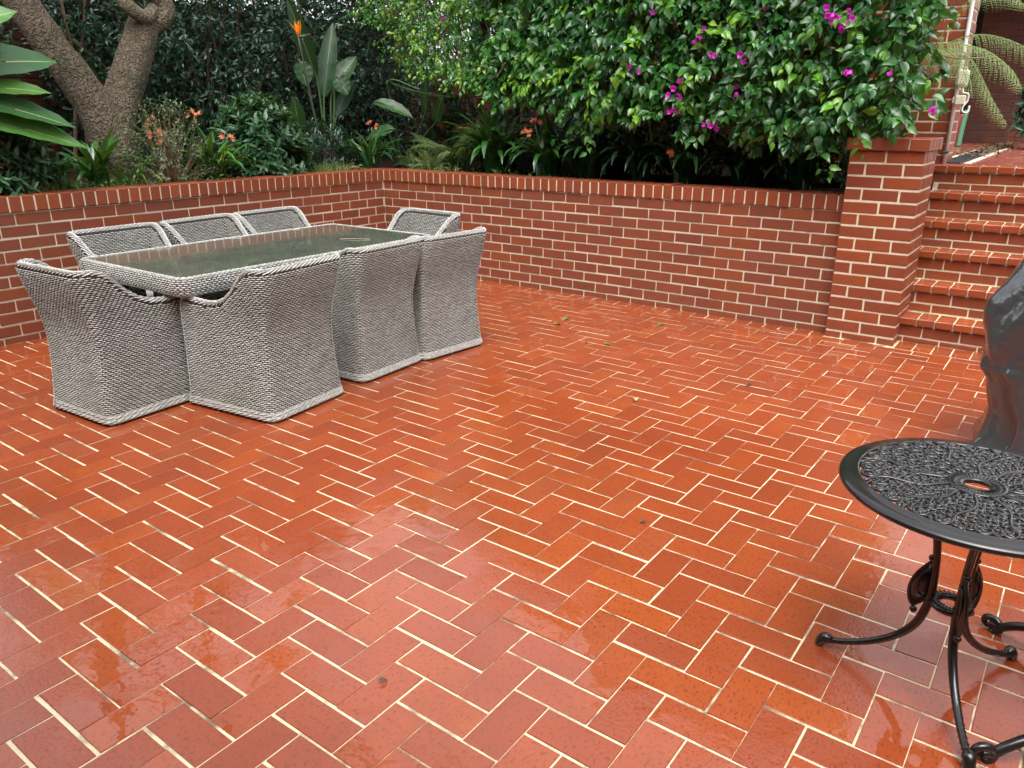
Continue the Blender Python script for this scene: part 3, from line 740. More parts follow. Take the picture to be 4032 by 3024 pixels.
def plate(m, ang, outline, th):
    """flat cast plate in the vertical plane of a leg, outline in (r,z)"""
    c, s_ = math.cos(ang), math.sin(ang); n = len(outline); sd_ = np.array([-s_, c, 0]); O = np.array([(r*c, r*s_, z) for r, z in outline]); cen = O.mean(0)
    V = np.vstack([O+sd_*th*.35, O-sd_*th*.35, [cen+sd_*th], [cen-sd_*th]])
    F = [(i, (i+1) % n, n+(i+1) % n, n+i) for i in range(n)]+[((i+1) % n, i, 2*n) for i in range(n)]+[(n+i, n+(i+1) % n, 2*n+1) for i in range(n)]
    m.add(V, F); m.tube(np.vstack([O, O[:1]]), th*.55, 6)
def ball(m, p, r, n=8):
    m.tube([np.array(p)+[0, 0, r*math.sin(t)] for t in np.linspace(-1.5, 1.5, 7)], [r*math.cos(t) for t in np.linspace(-1.5, 1.5, 7)], n)
for ang in (math.radians(181), math.radians(293), math.radians(57)):
    m = MB(); P = leg_path(ang, LEGP); m.tube(P, np.interp(np.arange(40), [0, 14, 22, 39], [.0115, .0105, .0125, .0095]), 8)
    c, s_ = math.cos(ang), math.sin(ang); sd_ = np.array([-s_, c, 0])
    for q_ in range(21, 39): m.tube([P[q_]-sd_*.0115, P[q_]+[0, 0, .0118], P[q_]+sd_*.0115], .0019, 5)   # rope-like ridges
    leg = m.obj('leg', rt, M_CAST, True)
    m = MB(); plate(m, ang, [tuple(q) for q in spline([(.064, .392), (.078, .372), (.098, .338), (.108, .300), (.106, .266), (.094, .240), (.080, .250), (.070, .262), (.056, .290), (.054, .340)], 22)], .0085)
    for (r0, z0_) in ((.066, .400), (.088, .226)): ball(m, (r0*c, r0*s_, z0_), .0105)
    m.tube(leg_path(ang, [(.060, .372), (.082, .350), (.090, .315), (.084, .285), (.072, .280)], n=14)+sd_*.008, .003, 5); m.tube(leg_path(ang, [(.060, .372), (.082, .350), (.090, .315), (.084, .285), (.072, .280)], n=14)-sd_*.008, .003, 5)
    m.obj('ornament', leg, M_CAST, True)
    m = MB(); bl_ = leg_path(ang, [(.286, .028), (.298, .034), (.310, .028), (.318, .014), (.320, .003)], n=12)
    m.tube(bl_, np.interp(np.linspace(0, 1, 12), [0, .35, .7, 1], [.011, .018, .015, .012]), 10); m.obj('foot', leg, M_CAST, True)
V, F = lathe([(.030, .280), (.034, .286), (.048, .286), (.056, .281), (.057, .272), (.052, .267), (.036, .267), (.030, .272)], 40)
m = MB(); m.add(V, [f[::-1] for f in F])
for j in range(28):
    a_ = 2*PI*j/28; m.tube([(.033*math.cos(a_), .033*math.sin(a_), .286), (.054*math.cos(a_+.06), .054*math.sin(a_+.06), .286)], .0022, 5)
m.obj('stretcher_ring', rt, M_CAST, True)

cc = thing('garden_chair', 'black cast metal chair at the right edge, only its curled feet in the picture', 'chair', (6.50, -3.72, 0))
def rel(x, y, z): return (x-6.50, y+3.72, z)
def scroll_leg(foot, top, mid):
    m = MB(); f = np.array(foot); P = spline([top, mid, ((f[0]*.72+mid[0]*.28), (f[1]*.72+mid[1]*.28), .055), (f[0]+(mid[0]-f[0])*.12, f[1]+(mid[1]-f[1])*.12, .026), (f[0], f[1], .022)], 30)
    m.tube(P, np.interp(np.arange(30), [0, 29], [.015, .0135]), 8); d = nrm(np.array([f[0]-mid[0], f[1]-mid[1], 0.]))
    sp = [f+d*(.030-.03*math.cos(t)*(1-t/9))-d*.03+np.array([0, 0, .024+.024*math.sin(t)*(1-t/9)-.0]) for t in np.linspace(-1.4, 4.6, 22)]
    m.tube(sp, np.interp(np.arange(22), [0, 21], [.015, .008]), 8)
    m.obj('leg', cc, M_CAST, True)
scroll_leg(rel(6.105, -4.050, 0), rel(6.40, -3.88, .42), rel(6.33, -3.90, .17)); scroll_leg(rel(6.062, -3.420, 0), rel(6.40, -3.57, .42), rel(6.29, -3.52, .17))
scroll_leg(rel(6.92, -4.05, 0), rel(6.62, -3.88, .42), rel(6.68, -3.90, .17)); scroll_leg(rel(6.92, -3.42, 0), rel(6.62, -3.57, .42), rel(6.68, -3.54, .17))
m = MB(); V, F = lathe([(.0001, .425), (.10, .428), (.19, .432), (.205, .428), (.208, .418), (.20, .412), (.0001, .412)], 40); m.add(V, [f[::-1] for f in F]); m.obj('seat', cc, M_CAST, True)
m = MB(); hoop = [(.20*math.cos(a_), .20*math.sin(a_), .43+.42*math.sin((a_+1.0)/2.0*PI)**.6) for a_ in np.linspace(-.999, .999, 40)]; m.tube(hoop, .012, 8)
for q_ in range(5, 36, 5): m.tube(spline([hoop[q_], (np.array(hoop[q_])*[.98, .98, .5]+[0, 0, .22]), (hoop[q_][0]*.95, hoop[q_][1]*.95, .425)], 8), .007, 6)
m.obj('backrest', cc, M_CAST, True)

# ------------------------------------------------------------------ covered barbecue
mv, b = new_mat('wet_black_vinyl'); P = b.pos(); n = b.noise(P, 5, 3); n2 = b.noise(P, 24, 3)
b.out(b.n('ShaderNodeBsdfPrincipled', None, Base_Color=(.040, .044, .046, 1), Roughness=.3, Specular_IOR_Level=.3, Coat_Weight=1., Coat_Roughness=.05, Coat_IOR=1.7, Normal=b.bump(n, .4, .06), Coat_Normal=b.bump(n2, .14, .02, b.bump(n, .5, .06))).outputs[0])
bq = thing('covered_barbecue', 'barbecue under a creased glossy black vinyl cover at the right edge', 'barbecue', (6.50, -1.78, 0))
zs = np.array([.03, .065, .10, .13, .19, .25, .325, .405, .465, .49, .515, .58, .645, .70, .76, .853, .933, 1.0, 1.06, 1.10, 1.115])
xl = np.array([.675, .685, .675, .658, .640, .632, .655, .672, .715, .712, .706, .724, .732, .732, .724, .675, .625, .56, .45, .28, .04])
yl = np.array([.30, .30, .30, .295, .29, .285, .285, .29, .295, .29, .295, .30, .30, .295, .285, .27, .25, .22, .17, .10, .02])
nz, na = 110, 150; zz = np.linspace(zs[0], zs[-1], nz); zz = np.interp(np.linspace(0, 1, nz), np.linspace(0, 1, 21), zs)
G = np.zeros((nz, na, 3))
for i, z in enumerate(zz):
    hx, hy = np.interp(z, zs, xl), np.interp(z, zs, yl); th = np.linspace(0, 2*PI, na); c, s_ = np.cos(th), np.sin(th)
    pw = .45; X = np.sign(c)*np.abs(c)**pw*hx; Y = np.sign(s_)*np.abs(s_)**pw*hy
    lowf = smooth01(z, .55, .45)
    fold = .013*np.sin(th*11+1.1*np.sin(z*6+th))*lowf+.007*np.sin(th*23+z*5)*lowf+.006*np.sin(th*7+z*11+1.)+.007*np.sin(th*9-z*21+2*np.sin(th*3))*(1-lowf)
    k_ = 1+fold/np.maximum(.25, np.hypot(X, Y)); G[i] = np.stack([X*k_, Y*k_, z+.012*np.sin(th*6+X*9)*(1-lowf)*smooth01(z, 1.06, .9)], 1)
V, F = quadgrid(G); link('cover', mesh('cover', V, F[:, ::-1], True), bq, mat=mv)
P = np.array([G[i, 118-int(8*math.sin(i*.06))]*1.008 for i in range(40, nz-14)]); m = MB(); m.tube(P, .006, 6); m.obj('seam', bq, mv, True)
m = MB()
for sx in (-1, 1): m.box((sx*.5-.03, -.2, .0), (sx*.5+.03, .2, .06), 0, .01)
m.obj('wheel_base', bq, M_CAST)

# ------------------------------------------------------------------ fittings on the house corner
M_WHITE = m_plain('white_pvc', (.72, .71, .67), .4, nscale=8, nvar=.12)
m = MB(); m.tube([(HX+.013, HY-.02, LZ), (HX+.014, HY-.022, 2.0), (HX+.013, HY-.02, 3.2), (HX+.013, HY-.02, 5.5)], .0155, 10); o = m.obj('conduit', None, M_WHITE, True, label='thin white vertical conduit on the corner of the brick house wall', cat='pipe')
m = MB()
for z in (1.27, 2.0, 2.6): m.box((HX-.008, HY-.042, z), (HX+.034, HY+.0, z+.02), 0, .003)
m.obj('clip', o, m_plain('dark_clip', (.05, .05, .05), .5))
jb = thing('junction_box', 'cream electrical box on the house corner above the white looped cable', 'electrical box', (HX+.045, HY-.05, 1.785))
M_CREAM = m_plain('cream_plastic', (.66, .62, .47), .45)
m = MB(); m.box((-.04, -.03, 0), (.04, .03, .125), 0, .012); m.obj('cover', jb, M_CREAM); m = MB(); m.box((-.03, -.036, .02), (.03, -.0295, .105), 0, .002); m.obj('lid', jb, M_CREAM); m = MB(); m.box((-.05, .0, .02), (-.0405, .03, .10), 0, .004); m.obj('bracket', jb, M_CREAM)
m = MB(); m.box((-.03, -.02, 0), (.045, .03, .075), 0, .008); o = m.obj('power_point', None, M_CREAM, loc=(HX+.045, HY-.05, 1.645), label='small cream socket box under the junction box on the conduit', cat='electrical box')
m = MB(); m.box((-.05, .0, .015), (-.0305, .03, .06), 0, .003); m.obj('bracket', o, M_CREAM)
m = MB(); m.tube(spline([(HX+.05, HY-.05, 1.79), (HX+.065, HY-.06, 1.74), (HX+.10, HY-.06, 1.73), (HX+.105, HY-.05, 1.68), (HX+.08, HY-.06, 1.63), (HX+.085, HY-.06, 1.595), (HX+.12, HY-.055, 1.59), (HX+.125, HY-.05, 1.64)], 50), .008, 8); m.obj('cable', None, M_WHITE, True, label='white cable hanging in a loop below the cream junction box', cat='cable')
m = MB(); m.tube(spline([(0, 0, 0), (.0, .05, .22), (.01, .1, .45)], 20), .028, 8); m.obj('garden_hose', None, m_plain('green_hose', (.06, .22, .11), .4), True, loc=(4.57, 5.9, LZ), label='green pole leaning in the dark passage behind the conduit', cat='pole')
m = MB(); m.tube(spline([(0, 0, 0), (.01, .05, .2), (.02, .1, .40)], 20), .022, 8); m.obj('red_pole', None, m_plain('red_pole', (.30, .03, .035), .4), True, loc=(4.50, 6.0, LZ), label='thin red pole leaning beside the green pole in the passage', cat='pole')
dr = thing('drain_channel', 'black drain strip with leaf litter running back across the upper landing', 'drain', (5.06, 2.0, LZ))
m = MB(); 
for k in range(5): m.box((-.09+k*.036, -.42, .002), (-.09+k*.036+.024, 3.6, .010+.001*k), 0, .002)
m.obj('grate', dr, m_plain('black_plastic', (.02, .02, .022), .35)).rotation_euler = (0, 0, .012)
m = MB(); m.box((-.14, -.43, -.001), (-.10, 3.6, .0065)); m.box((.10, -.43, -.001), (.15, 3.6, .0065)); m.obj('edging', dr, M_MORT).rotation_euler = (0, 0, .012)

# ------------------------------------------------------------------ vegetation
def leaf_tpl(ts, ws, fold=.35, curl=.25, wave=0.):
    V, UV = [], []
    for i, (t, w_) in enumerate(zip(ts, ws)):
        zc = -curl*t*t
        V += [(-w_, t, zc+fold*w_+wave*math.sin(i*2.1)*w_), (0, t, zc), (w_, t, zc+fold*w_-wave*math.sin(i*1.7)*w_)]; UV += [(0, t), (.5, t), (1, t)]
    n = len(ts); Q = [(i*3+j, i*3+j+1, (i+1)*3+j+1, (i+1)*3+j) for i in range(n-1) for j in range(2)]
    return np.array(V), np.array(Q), np.array(UV)
L_OV = leaf_tpl([0, .10, .3, .55, .8, 1], [.015, .17, .29, .27, .12, .006], .38, .28, .12)
L_SM = leaf_tpl([0, .45, 1], [.03, .23, .012], .35, .2)
L_EL = leaf_tpl([0, .25, .6, 1], [.02, .17, .17, .01], .3, .18)
def bake_leaves(tpl, T, N, S, P, tint):
    V, F = bake(tpl[0], tpl[1], frames(T, N), S, P); k = len(tpl[0])
    return V, F, np.repeat(tint, k), np.tile(tpl[2], (len(P), 1))
def rdir(n): return nrm(R_.normal(size=(n, 3)))
G_BOUG = [(0., (.014, .074, .016)), (.35, (.032, .138, .020)), (.7, (.11, .29, .022)), (1., (.25, .44, .035))]
G_CAM = [(0., (.010, .036, .020)), (.6, (.022, .068, .032)), (1., (.05, .12, .05))]
M_BL = m_leaf('bougainvillea_leaf', G_BOUG, 'attr', .24, .25); M_BLO = m_leaf('bougainvillea_leaf_single', G_BOUG, 'color', .24, .25)
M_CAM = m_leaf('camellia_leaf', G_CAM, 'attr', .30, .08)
M_CHO = m_leaf('glossy_shrub_leaf', [(0., (.020, .065, .028)), (.6, (.042, .115, .045)), (1., (.09, .19, .065))], 'attr', .36, .12)
M_TINY = m_leaf('small_shrub_leaf', [(0., (.045, .07, .03)), (.6, (.10, .13, .055)), (1., (.20, .22, .11))], 'attr', .4, .15)
M_STRAP = m_leaf('strap_leaf', [(0., (.012, .055, .014)), (.5, (.030, .115, .018)), (.85, (.075, .21, .02)), (1., (.28, .34, .02))], 'color', .20, .12)
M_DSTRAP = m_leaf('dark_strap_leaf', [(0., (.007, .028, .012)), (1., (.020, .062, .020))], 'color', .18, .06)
M_BIG = m_leaf('large_leaf', [(0., (.022, .080, .025)), (.6, (.04, .13, .03)), (1., (.085, .21, .035))], 'color', .24, .12, rib=(.30, .36, .12), ribw=.020)
M_STRE = m_leaf('strelitzia_leaf', [(0., (.010, .036, .014)), (1., (.034, .092, .026))], 'color', .34, .15, rib=(.20, .27, .09), ribw=.016)
M_FERN = m_leaf('fern_leaf', [(0., (.06, .07, .03)), (.4, (.08, .14, .035)), (1., (.25, .34, .10))], 'color', .5, .25)
M_GC = m_leaf('ground_cover_leaf', [(0., (.05, .10, .025)), (.6, (.10, .17, .04)), (1., (.24, .28, .09))], 'attr', .5, .2)
M_STEM = m_plain('green_stem', (.05, .10, .03), .5, nscale=20)
M_TWIG = m_plain('brown_twig', (.16, .10, .055), .8, nscale=30, nvar=.5)
M_TWIGD = m_plain('dark_branch', (.05, .038, .028), .8, nscale=20, nvar=.5)
M_BARK = m_bark('tree_bark', (.115, .085, .053), (.22, .165, .105), (.065, .07, .03))
def m_petal(name, c0, c1, tr=.35):
    m, b = new_mat(name); P = b.pos(); c = b.mix(b.noise(P, 30, 2), c0, c1)
    p = b.n('ShaderNodeBsdfPrincipled', None, Base_Color=c, Roughness=.5); t_ = b.n('ShaderNodeBsdfTranslucent', None, Color=c); mx = b.n('ShaderNodeMixShader', None, i0=tr)
    b.t.links.new(p.outputs[0], mx.inputs[1]); b.t.links.new(t_.outputs[0], mx.inputs[2]); b.out(mx.outputs[0]); return m
M_MAG = m_petal('magenta_bract', (.60, .02, .50), (.80, .06, .62)); M_ORA = m_petal('orange_petal', (.82, .22, .10), (.90, .40, .24)); M_STF = m_petal('strelitzia_petal', (.85, .22, .01), (.95, .38, .02))

# --- bougainvillea -------------------------------------------------------
def bz(x): return np.interp(x, [-1.4, -.8, -.5, 0, .94, 1.28, 1.7, 2.05, 2.25, 2.45, 2.62, 2.95, 3.53, 4.13, 4.5, 4.72, 4.95, 5.12], [2.75, 2.50, 2.20, 1.98, 1.90, 1.76, 1.74, 1.72, 1.62, 1.50, 1.58, 1.62, 1.54, 1.46, 1.42, 1.46, 1.60, 1.68])
def bxr(z): return np.interp(z, [1.2, 1.45, 1.62, 1.8, 2.1, 2.4, 3.2], [4.74, 4.86, 5.03, 5.03, 4.95, 5.02, 4.9])
def byf(x, z): return np.interp(x, [-1.4, 0, 1, 2, 3, 4.5, 5.2], [.95, .75, .50, .20, .08, -.02, -.04])+.13*wob(x*2.2, z*2.6, 1.)+.16*np.clip(z-2.1, 0, 2)
bg_t = thing('bougainvillea', 'huge bougainvillea mass with magenta flowers spilling over the rear wall and pillar', 'bougainvillea', (3.0, .9, 1.0))
BO = np.array([3.0, .9, 1.0])
def shoots(n, dlo, dhi, xlo=-1.35, xhi=5.15, ztop=3.9):
    x = R_.uniform(xlo, xhi, n*3); z = R_.uniform(1.1, ztop, n*3); ok = (z > bz(x)+.02*R_.normal(size=n*3)) & (x < bxr(z)); x, z = x[ok][:n], z[ok][:n]
    y = byf(x, z)+R_.uniform(dlo, dhi, len(x)); return np.stack([x, y, z], 1)
def boug_layer(n, dlo, dhi, per, llen, dark=0., ztop=3.9):
    S0 = shoots(n, dlo, dhi, ztop=ztop); n = len(S0)
    left = smooth01(S0[:, 0], 1.5, .3)
    keep_ = R_.random(n) > left*.12; S0 = S0[keep_]; left = left[keep_]; n = len(S0)
    D_ = nrm(np.stack([R_.normal(0, .45, n), -.55+R_.normal(0, .3, n), -.45+R_.normal(0, .45, n)], 1))
    young = R_.random(n)
    clump = wob(S0[:, 0]*1.9+3, S0[:, 2]*2.3, 4.)
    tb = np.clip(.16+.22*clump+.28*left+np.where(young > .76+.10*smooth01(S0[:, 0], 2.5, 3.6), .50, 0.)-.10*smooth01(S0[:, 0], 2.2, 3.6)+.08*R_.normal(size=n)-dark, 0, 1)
    T, N, S, P, tt, ly = [], [], [], [], [], []
    for k in range(per):
        u = (k+.6)/per; a_ = k*2.4+R_.uniform(0, 6.28, n); ax = nrm(np.cross(D_, [0, 0, 1.])); bx_ = np.cross(D_, ax)
        rad_ = ax*np.cos(a_)[:, None]+bx_*np.sin(a_)[:, None]
        p_ = S0+D_*(u*.24)[..., None] if False else S0+D_*(u*.24)
        t_ = nrm(rad_*.9+D_*.5+np.array([0, -.25, -.65])+R_.normal(0, .25, (n, 3)))
        nn = nrm(np.array([0, -.75, .75])+R_.normal(0, .38, (n, 3)))
        T.append(t_); N.append(nn); P.append(p_+rad_*.012); s_ = llen*(1-.42*left)*R_.uniform(.72, 1.25, n)*(1-.35*(u > .8)); S.append(s_); tt.append(np.clip(tb+.12*(u > .7)+R_.normal(0, .06, n), 0, 1)); ly.append(np.full(n, dlo))
    T, N, S, P, tt = map(np.concatenate, (T, N, S, P, tt))
    bad = (P[:, 0] > 4.60) & (P[:, 0] < 5.18) & (P[:, 2] < 1.46) & (P[:, 1] > -.15) & (P[:, 1] < .45)
    bad |= (P[:, 1] > 1.42) & (P[:, 0] > 1.8)
    return T[~bad], N[~bad], S[~bad], P[~bad], tt[~bad]
parts_ = [boug_layer(2300, -.06, .12, 9, .088), boug_layer(1300, .15, .45, 8, .088, .10), boug_layer(800, .5, 1.0, 7, .10, .2)]  # inner layers get darker tints: interior shade put into the leaf colour
# trailing sprays hanging below the mass
T, N, S, P, tt = [np.concatenate(z_) for z_ in zip(*parts_)]
tr_l = []
for (x, y, z, dx, ln_) in ((4.42, -.10, 1.40, .14, .24), (4.72, -.19, 1.46, .05, .16), (2.42, .10, 1.52, .05, .26), (2.30, .14, 1.52, -.06, .18), (2.58, .12, 1.54, .04, .14), (5.06, .0, 1.70, .05, .16), (4.95, -.18, 1.62, .08, .14)):
    n = int(ln_/.019)
    for k in range(n):
        u = k/n; a_ = k*2.4; t_ = np.array([math.cos(a_)*1.0, math.sin(a_)*.7-.3, -.45+R_.normal(0, .3)]); p_ = np.array([x+dx*u, y-.03*math.sin(u*3), z-ln_*u])+R_.normal(0, .018, 3)
        tr_l.append((t_, np.array([0, -.7, .7])+R_.normal(0, .35, 3), .10*(1-.35*u)*R_.uniform(.7, 1.1), p_+nrm(t_)*.02, .35+.4*u*R_.random()))
T = np.vstack([T, [q[0] for q in tr_l]]); N = np.vstack([N, [q[1] for q in tr_l]]); S = np.r_[S, [q[2] for q in tr_l]]; P = np.vstack([P, [q[3] for q in tr_l]]); tt = np.r_[tt, [q[4] for q in tr_l]]
x, y, z = proj(P); front = P[:, 1]-byf(P[:, 0], P[:, 2]); inside = (x > 0) & (x < 4032) & (y > 10) & (y < 900) & (front < .0)
rank = np.argsort(-(S/z*inside)); sel = rank[:300]; isel = np.zeros(len(P), bool); isel[sel] = True
lm = mesh('leaf', L_OV[0], L_OV[1], True, uv=L_OV[2]); lm.materials.append(M_BLO)
Fm = frames(T, N)
for i in sel:
    o = bpy.data.objects.new('leaf', lm); COL.objects.link(o); o.parent = bg_t; A = np.eye(4); A[:3, :3] = Fm[i]*S[i]; A[:3, 3] = P[i]-BO
    o.matrix_basis = Matrix(A.tolist()); o.color = (float(tt[i]), 0, 0, 1)
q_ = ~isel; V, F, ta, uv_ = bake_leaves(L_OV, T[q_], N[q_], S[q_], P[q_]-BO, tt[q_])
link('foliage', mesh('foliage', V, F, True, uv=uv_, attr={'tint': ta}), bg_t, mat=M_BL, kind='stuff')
# woody tangle inside
m = MB()
for k in range(150):
    p0 = shoots(1, .10, .6, ztop=3.4)
    if len(p0) == 0: continue
    p0 = p0[0]-BO; d = rdir(1)[0]*[1, .5, .8]; m.tube(spline([p0, p0+d*.2+rdir(1)[0]*.06, p0+d*.42+[0, 0, -.05]], 6), R_.uniform(.0025, .008), 4, 0, False)
for k in range(170):   # bare twigs where the left end has died back
    x_ = R_.uniform(-1.0, 1.5); z_ = R_.uniform(bz(x_)+.05, 2.9); p0 = np.array([x_, byf(x_, z_)+R_.uniform(-.05, .2), z_])-BO; d = rdir(1)[0]
    m.tube(spline([p0, p0+d*.14+rdir(1)[0]*.05, p0+d*.26+rdir(1)[0]*.08+[0, 0, -.05]], 6), R_.uniform(.0018, .0045), 4, 0, False)
m.obj('twigs', bg_t, M_TWIG, kind='stuff')
m = MB()
for x_ in (.9, 2.0, 2.9, 3.7, 4.3):
    m.tube(spline([np.array([x_, 1.1, .95])-BO, np.array([x_+.1, 1.0, 1.7])-BO, np.array([x_-.1, .7, 2.4])-BO, np.array([x_+.15, .6, 3.3])-BO], 14), [.03]*14, 7)
    m.tube(spline([np.array([x_+.05, .95, 1.75])-BO, np.array([x_+.4, .7, 2.0])-BO, np.array([x_+.7, .5, 1.8])-BO], 10), .014, 6)
m.obj('stems', bg_t, M_TWIGD, True)
_br = leaf_tpl([0, .2, .45, .7, .9, 1], [.06, .34, .44, .40, .20, .02], .35, -.25, .35)
def bract_mesh(n, seed):
    rng = np.random.default_rng(seed); Ts, Ns, Ss, Ps = [], [], [], []
    for k in range(n):
        c = rng.normal(0, .018, 3); ax = nrm(np.array([0, -.8, -.1])+rng.normal(0, .4, 3)); a1 = nrm(np.cross(ax, rng.normal(size=3))); b1 = np.cross(ax, a1)
        for j in range(3):
            r = a1*math.cos(j*2.09)+b1*math.sin(j*2.09); Ts.append(nrm(r*.75+ax*.6)); Ns.append(nrm(ax*.7-r*.6)); Ss.append(.036*rng.uniform(.85, 1.15)); Ps.append(c)
    V, F = bake(_br[0], _br[1], frames(np.array(Ts), np.array(Ns)), np.array(Ss), np.array(Ps)); me = mesh('flower', V, F, True); me.materials.append(M_MAG); return me
BRM = [bract_mesh(1, s_) for s_ in (1, 2, 3, 4)]
for (x_, z_, k) in ((4.43, 2.19, 3), (4.50, 2.16, 2), (4.49, 2.12, 3), (3.63, 2.0, 2), (3.88, 1.97, 2), (3.49, 2.14, 1), (2.97, 1.90, 2), (3.36, 1.77, 1), (3.34, 1.72, 2), (3.33, 1.64, 1), (3.34, 1.57, 2), (3.62, 1.53, 2), (3.66, 1.50, 2), (3.80, 1.75, 1), (3.92, 2.22, 1), (4.59, 1.83, 1), (5.11, 1.60, 1), (3.42, 2.08, 0), (4.86, 1.81, 0), (.31, 2.50, 0), (3.03, 2.32, 0)):
    for q_ in range((1, 2, 4, 5)[k]):
        o = bpy.data.objects.new('flower', BRM[q_ % 4]); COL.objects.link(o); o.parent = bg_t; e_ = R_.normal(0, .024, 3)*(k > 0)
        o.location = (x_-3.0+e_[0], float(byf(x_, z_))-.14-.9-(.06 if x_ > 4.6 else 0)+e_[1]*.5, z_-1.0+e_[2]); o.rotation_euler = (R_.uniform(-.4, .4), R_.uniform(0, 6.28), R_.uniform(-.4, .4)); s_ = .92+.25*R_.random(); o.scale = (s_,)*3

# --- camellia hedge ------------------------------------------------------
hd = thing('camellia_hedge', 'tall dark glossy camellia hedge behind the left garden bed', 'hedge', (-1.8, -.4, 1.0)); HO = np.array([-1.8, -.4, 1.0])
n = 7500; yy = R_.uniform(-3.6, 2.4, n); zz = R_.uniform(1.05, 4.1, n); gap = (yy < -2.2) & (zz < 2.0+.25*np.sin(yy*9))
yy, zz = yy[~gap], zz[~gap]; n = len(yy); xx = -1.35+.25*wob(yy*1.9, zz*2.2, 3.)-np.abs(R_.normal(0, .30, n))-.25*(yy < -2.0)
S0 = np.stack([xx, yy, zz], 1); D_ = nrm(np.stack([.6+R_.normal(0, .3, n), R_.normal(0, .6, n), -.1+R_.normal(0, .5, n)], 1)); T, N, S, P, tt = [], [], [], [], []
cl = wob(yy*2.3, zz*2.9, 6.)
for k in range(7):
    a_ = R_.uniform(0, 6.28, n); ax = nrm(np.cross(D_, [0, 0, 1.])); r = ax*np.cos(a_)[:, None]+np.cross(D_, ax)*np.sin(a_)[:, None]
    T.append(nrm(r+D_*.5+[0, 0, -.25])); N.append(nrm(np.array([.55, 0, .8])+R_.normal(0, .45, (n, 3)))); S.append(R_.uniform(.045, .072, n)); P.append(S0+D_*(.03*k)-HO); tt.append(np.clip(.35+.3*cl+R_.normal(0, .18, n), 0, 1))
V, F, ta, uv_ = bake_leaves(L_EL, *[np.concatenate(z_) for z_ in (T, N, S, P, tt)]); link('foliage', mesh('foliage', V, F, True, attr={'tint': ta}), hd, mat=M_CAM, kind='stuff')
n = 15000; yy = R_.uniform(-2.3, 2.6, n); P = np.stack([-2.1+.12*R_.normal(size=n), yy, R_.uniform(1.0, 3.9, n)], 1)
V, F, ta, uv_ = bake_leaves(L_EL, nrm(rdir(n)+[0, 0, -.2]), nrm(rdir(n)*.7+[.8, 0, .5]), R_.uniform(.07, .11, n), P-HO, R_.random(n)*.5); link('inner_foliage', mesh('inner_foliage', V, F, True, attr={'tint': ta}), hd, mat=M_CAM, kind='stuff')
m = MB()
for k in range(26):
    y0 = R_.uniform(-2.4, 2.2); p0 = np.array([-1.75, y0, .98])-HO; m.tube(spline([p0, p0+[.1, R_.normal(0, .15), .8], p0+[R_.uniform(-.1, .3), R_.normal(0, .35), 1.7], p0+[R_.uniform(-.1, .3), R_.normal(0, .6), 2.8]], 14), np.linspace(.022, .008, 14), 6)
m.obj('stems', hd, M_TWIG, True)

# --- tree with forked trunk ---------------------------------------------
tr = thing('tree', 'thick forked tree trunk with rough brown bark and mossy branch on the left', 'tree', (-.72, -2.42, .95)); TO = np.array([-.72, -2.42, .95])
def limb(pts, rad, n=46, k=22, amp=.05):
    P = spline(np.array(pts)-TO, n); V, F = tube_vf(P, np.interp(np.linspace(0, 1, n), np.linspace(0, 1, len(rad)), rad), k)
    c = np.repeat(P, k, 0); d = V-c; f = 1+amp*np.sin(V[:, 0]*31+V[:, 2]*9)*np.sin(V[:, 1]*27-V[:, 2]*13)+amp*.6*np.sin(V[:, 2]*55+V[:, 1]*40)*np.sin(V[:, 0]*63); return c+d*f[:, None], F
m = MB()
for pts, rad in (([(-.70, -2.38, .85), (-.72, -2.42, 1.1), (-.74, -2.47, 1.4), (-.78, -2.58, 1.72), (-.84, -2.75, 2.05), (-.92, -2.90, 2.4), (-1.0, -3.05, 2.9), (-.95, -3.2, 3.6), (-.7, -3.3, 4.5)], [.24, .185, .165, .148, .130, .127, .12, .10, .07]),
                 ([(-.76, -2.42, 1.35), (-.80, -2.32, 1.62), (-.88, -2.12, 1.92), (-.96, -1.93, 2.22), (-1.0, -1.86, 2.36)], [.14, .145, .148, .138, .12])):
    m.add(*limb(pts, rad))
m.obj('trunk', tr, M_BARK, True)
m = MB(); m.add(*limb([(-.99, -1.86, 2.30), (-.93, -1.72, 2.38), (-.92, -1.70, 2.5), (-.96, -1.82, 2.62), (-1.0, -1.95, 2.75), (-.9, -1.9, 3.4), (-.5, -1.7, 4.3), (-.1, -1.4, 5.0)], [.10, .085, .08, .085, .09, .08, .06, .03], amp=.03))
m.add(*limb([(-.95, -1.78, 2.45), (-.86, -1.92, 2.36), (-.84, -2.06, 2.42), (-.88, -2.12, 2.55), (-.8, -2.2, 3.0), (-.4, -2.5, 3.8)], [.055, .06, .058, .055, .05, .03], amp=.03))
m.obj('branch', tr, m_bark('mossy_bark', (.16, .13, .085), (.30, .25, .17), (.13, .17, .03)), True)
m = MB(); tips = []
def grow(p, d, L, r, lev):
    d2 = nrm(d+rdir(1)[0]*.35); p1 = p+d*L*.5; p2 = p1+d2*L*.5; m.tube(spline([p-TO, p1-TO, p2-TO], 7), np.linspace(r, r*.6, 7), 6, 0, False); tips.extend([p2] if lev < 2 else [])
    if lev > 0:
        for k in range(3 if lev > 1 else 4): grow(p2 if k < 2 else p1, nrm(d2+rdir(1)[0]*.85+[.10, .05, .12]), L*R_.uniform(.62, .85), r*.58, lev-1)
for p0, d0 in (((-.7, -3.3, 4.4), (.35, -.1, .9)), ((-.1, -1.4, 4.9), (.3, .3, .9)), ((-.4, -2.5, 3.75), (.5, -.2, .8)), ((-.95, -3.15, 3.4), (-.3, .3, .9)), ((-.65, -1.78, 3.9), (-.4, .5, .8))): grow(np.array(p0), nrm(np.array(d0, float)), 1.25, .055, 3)
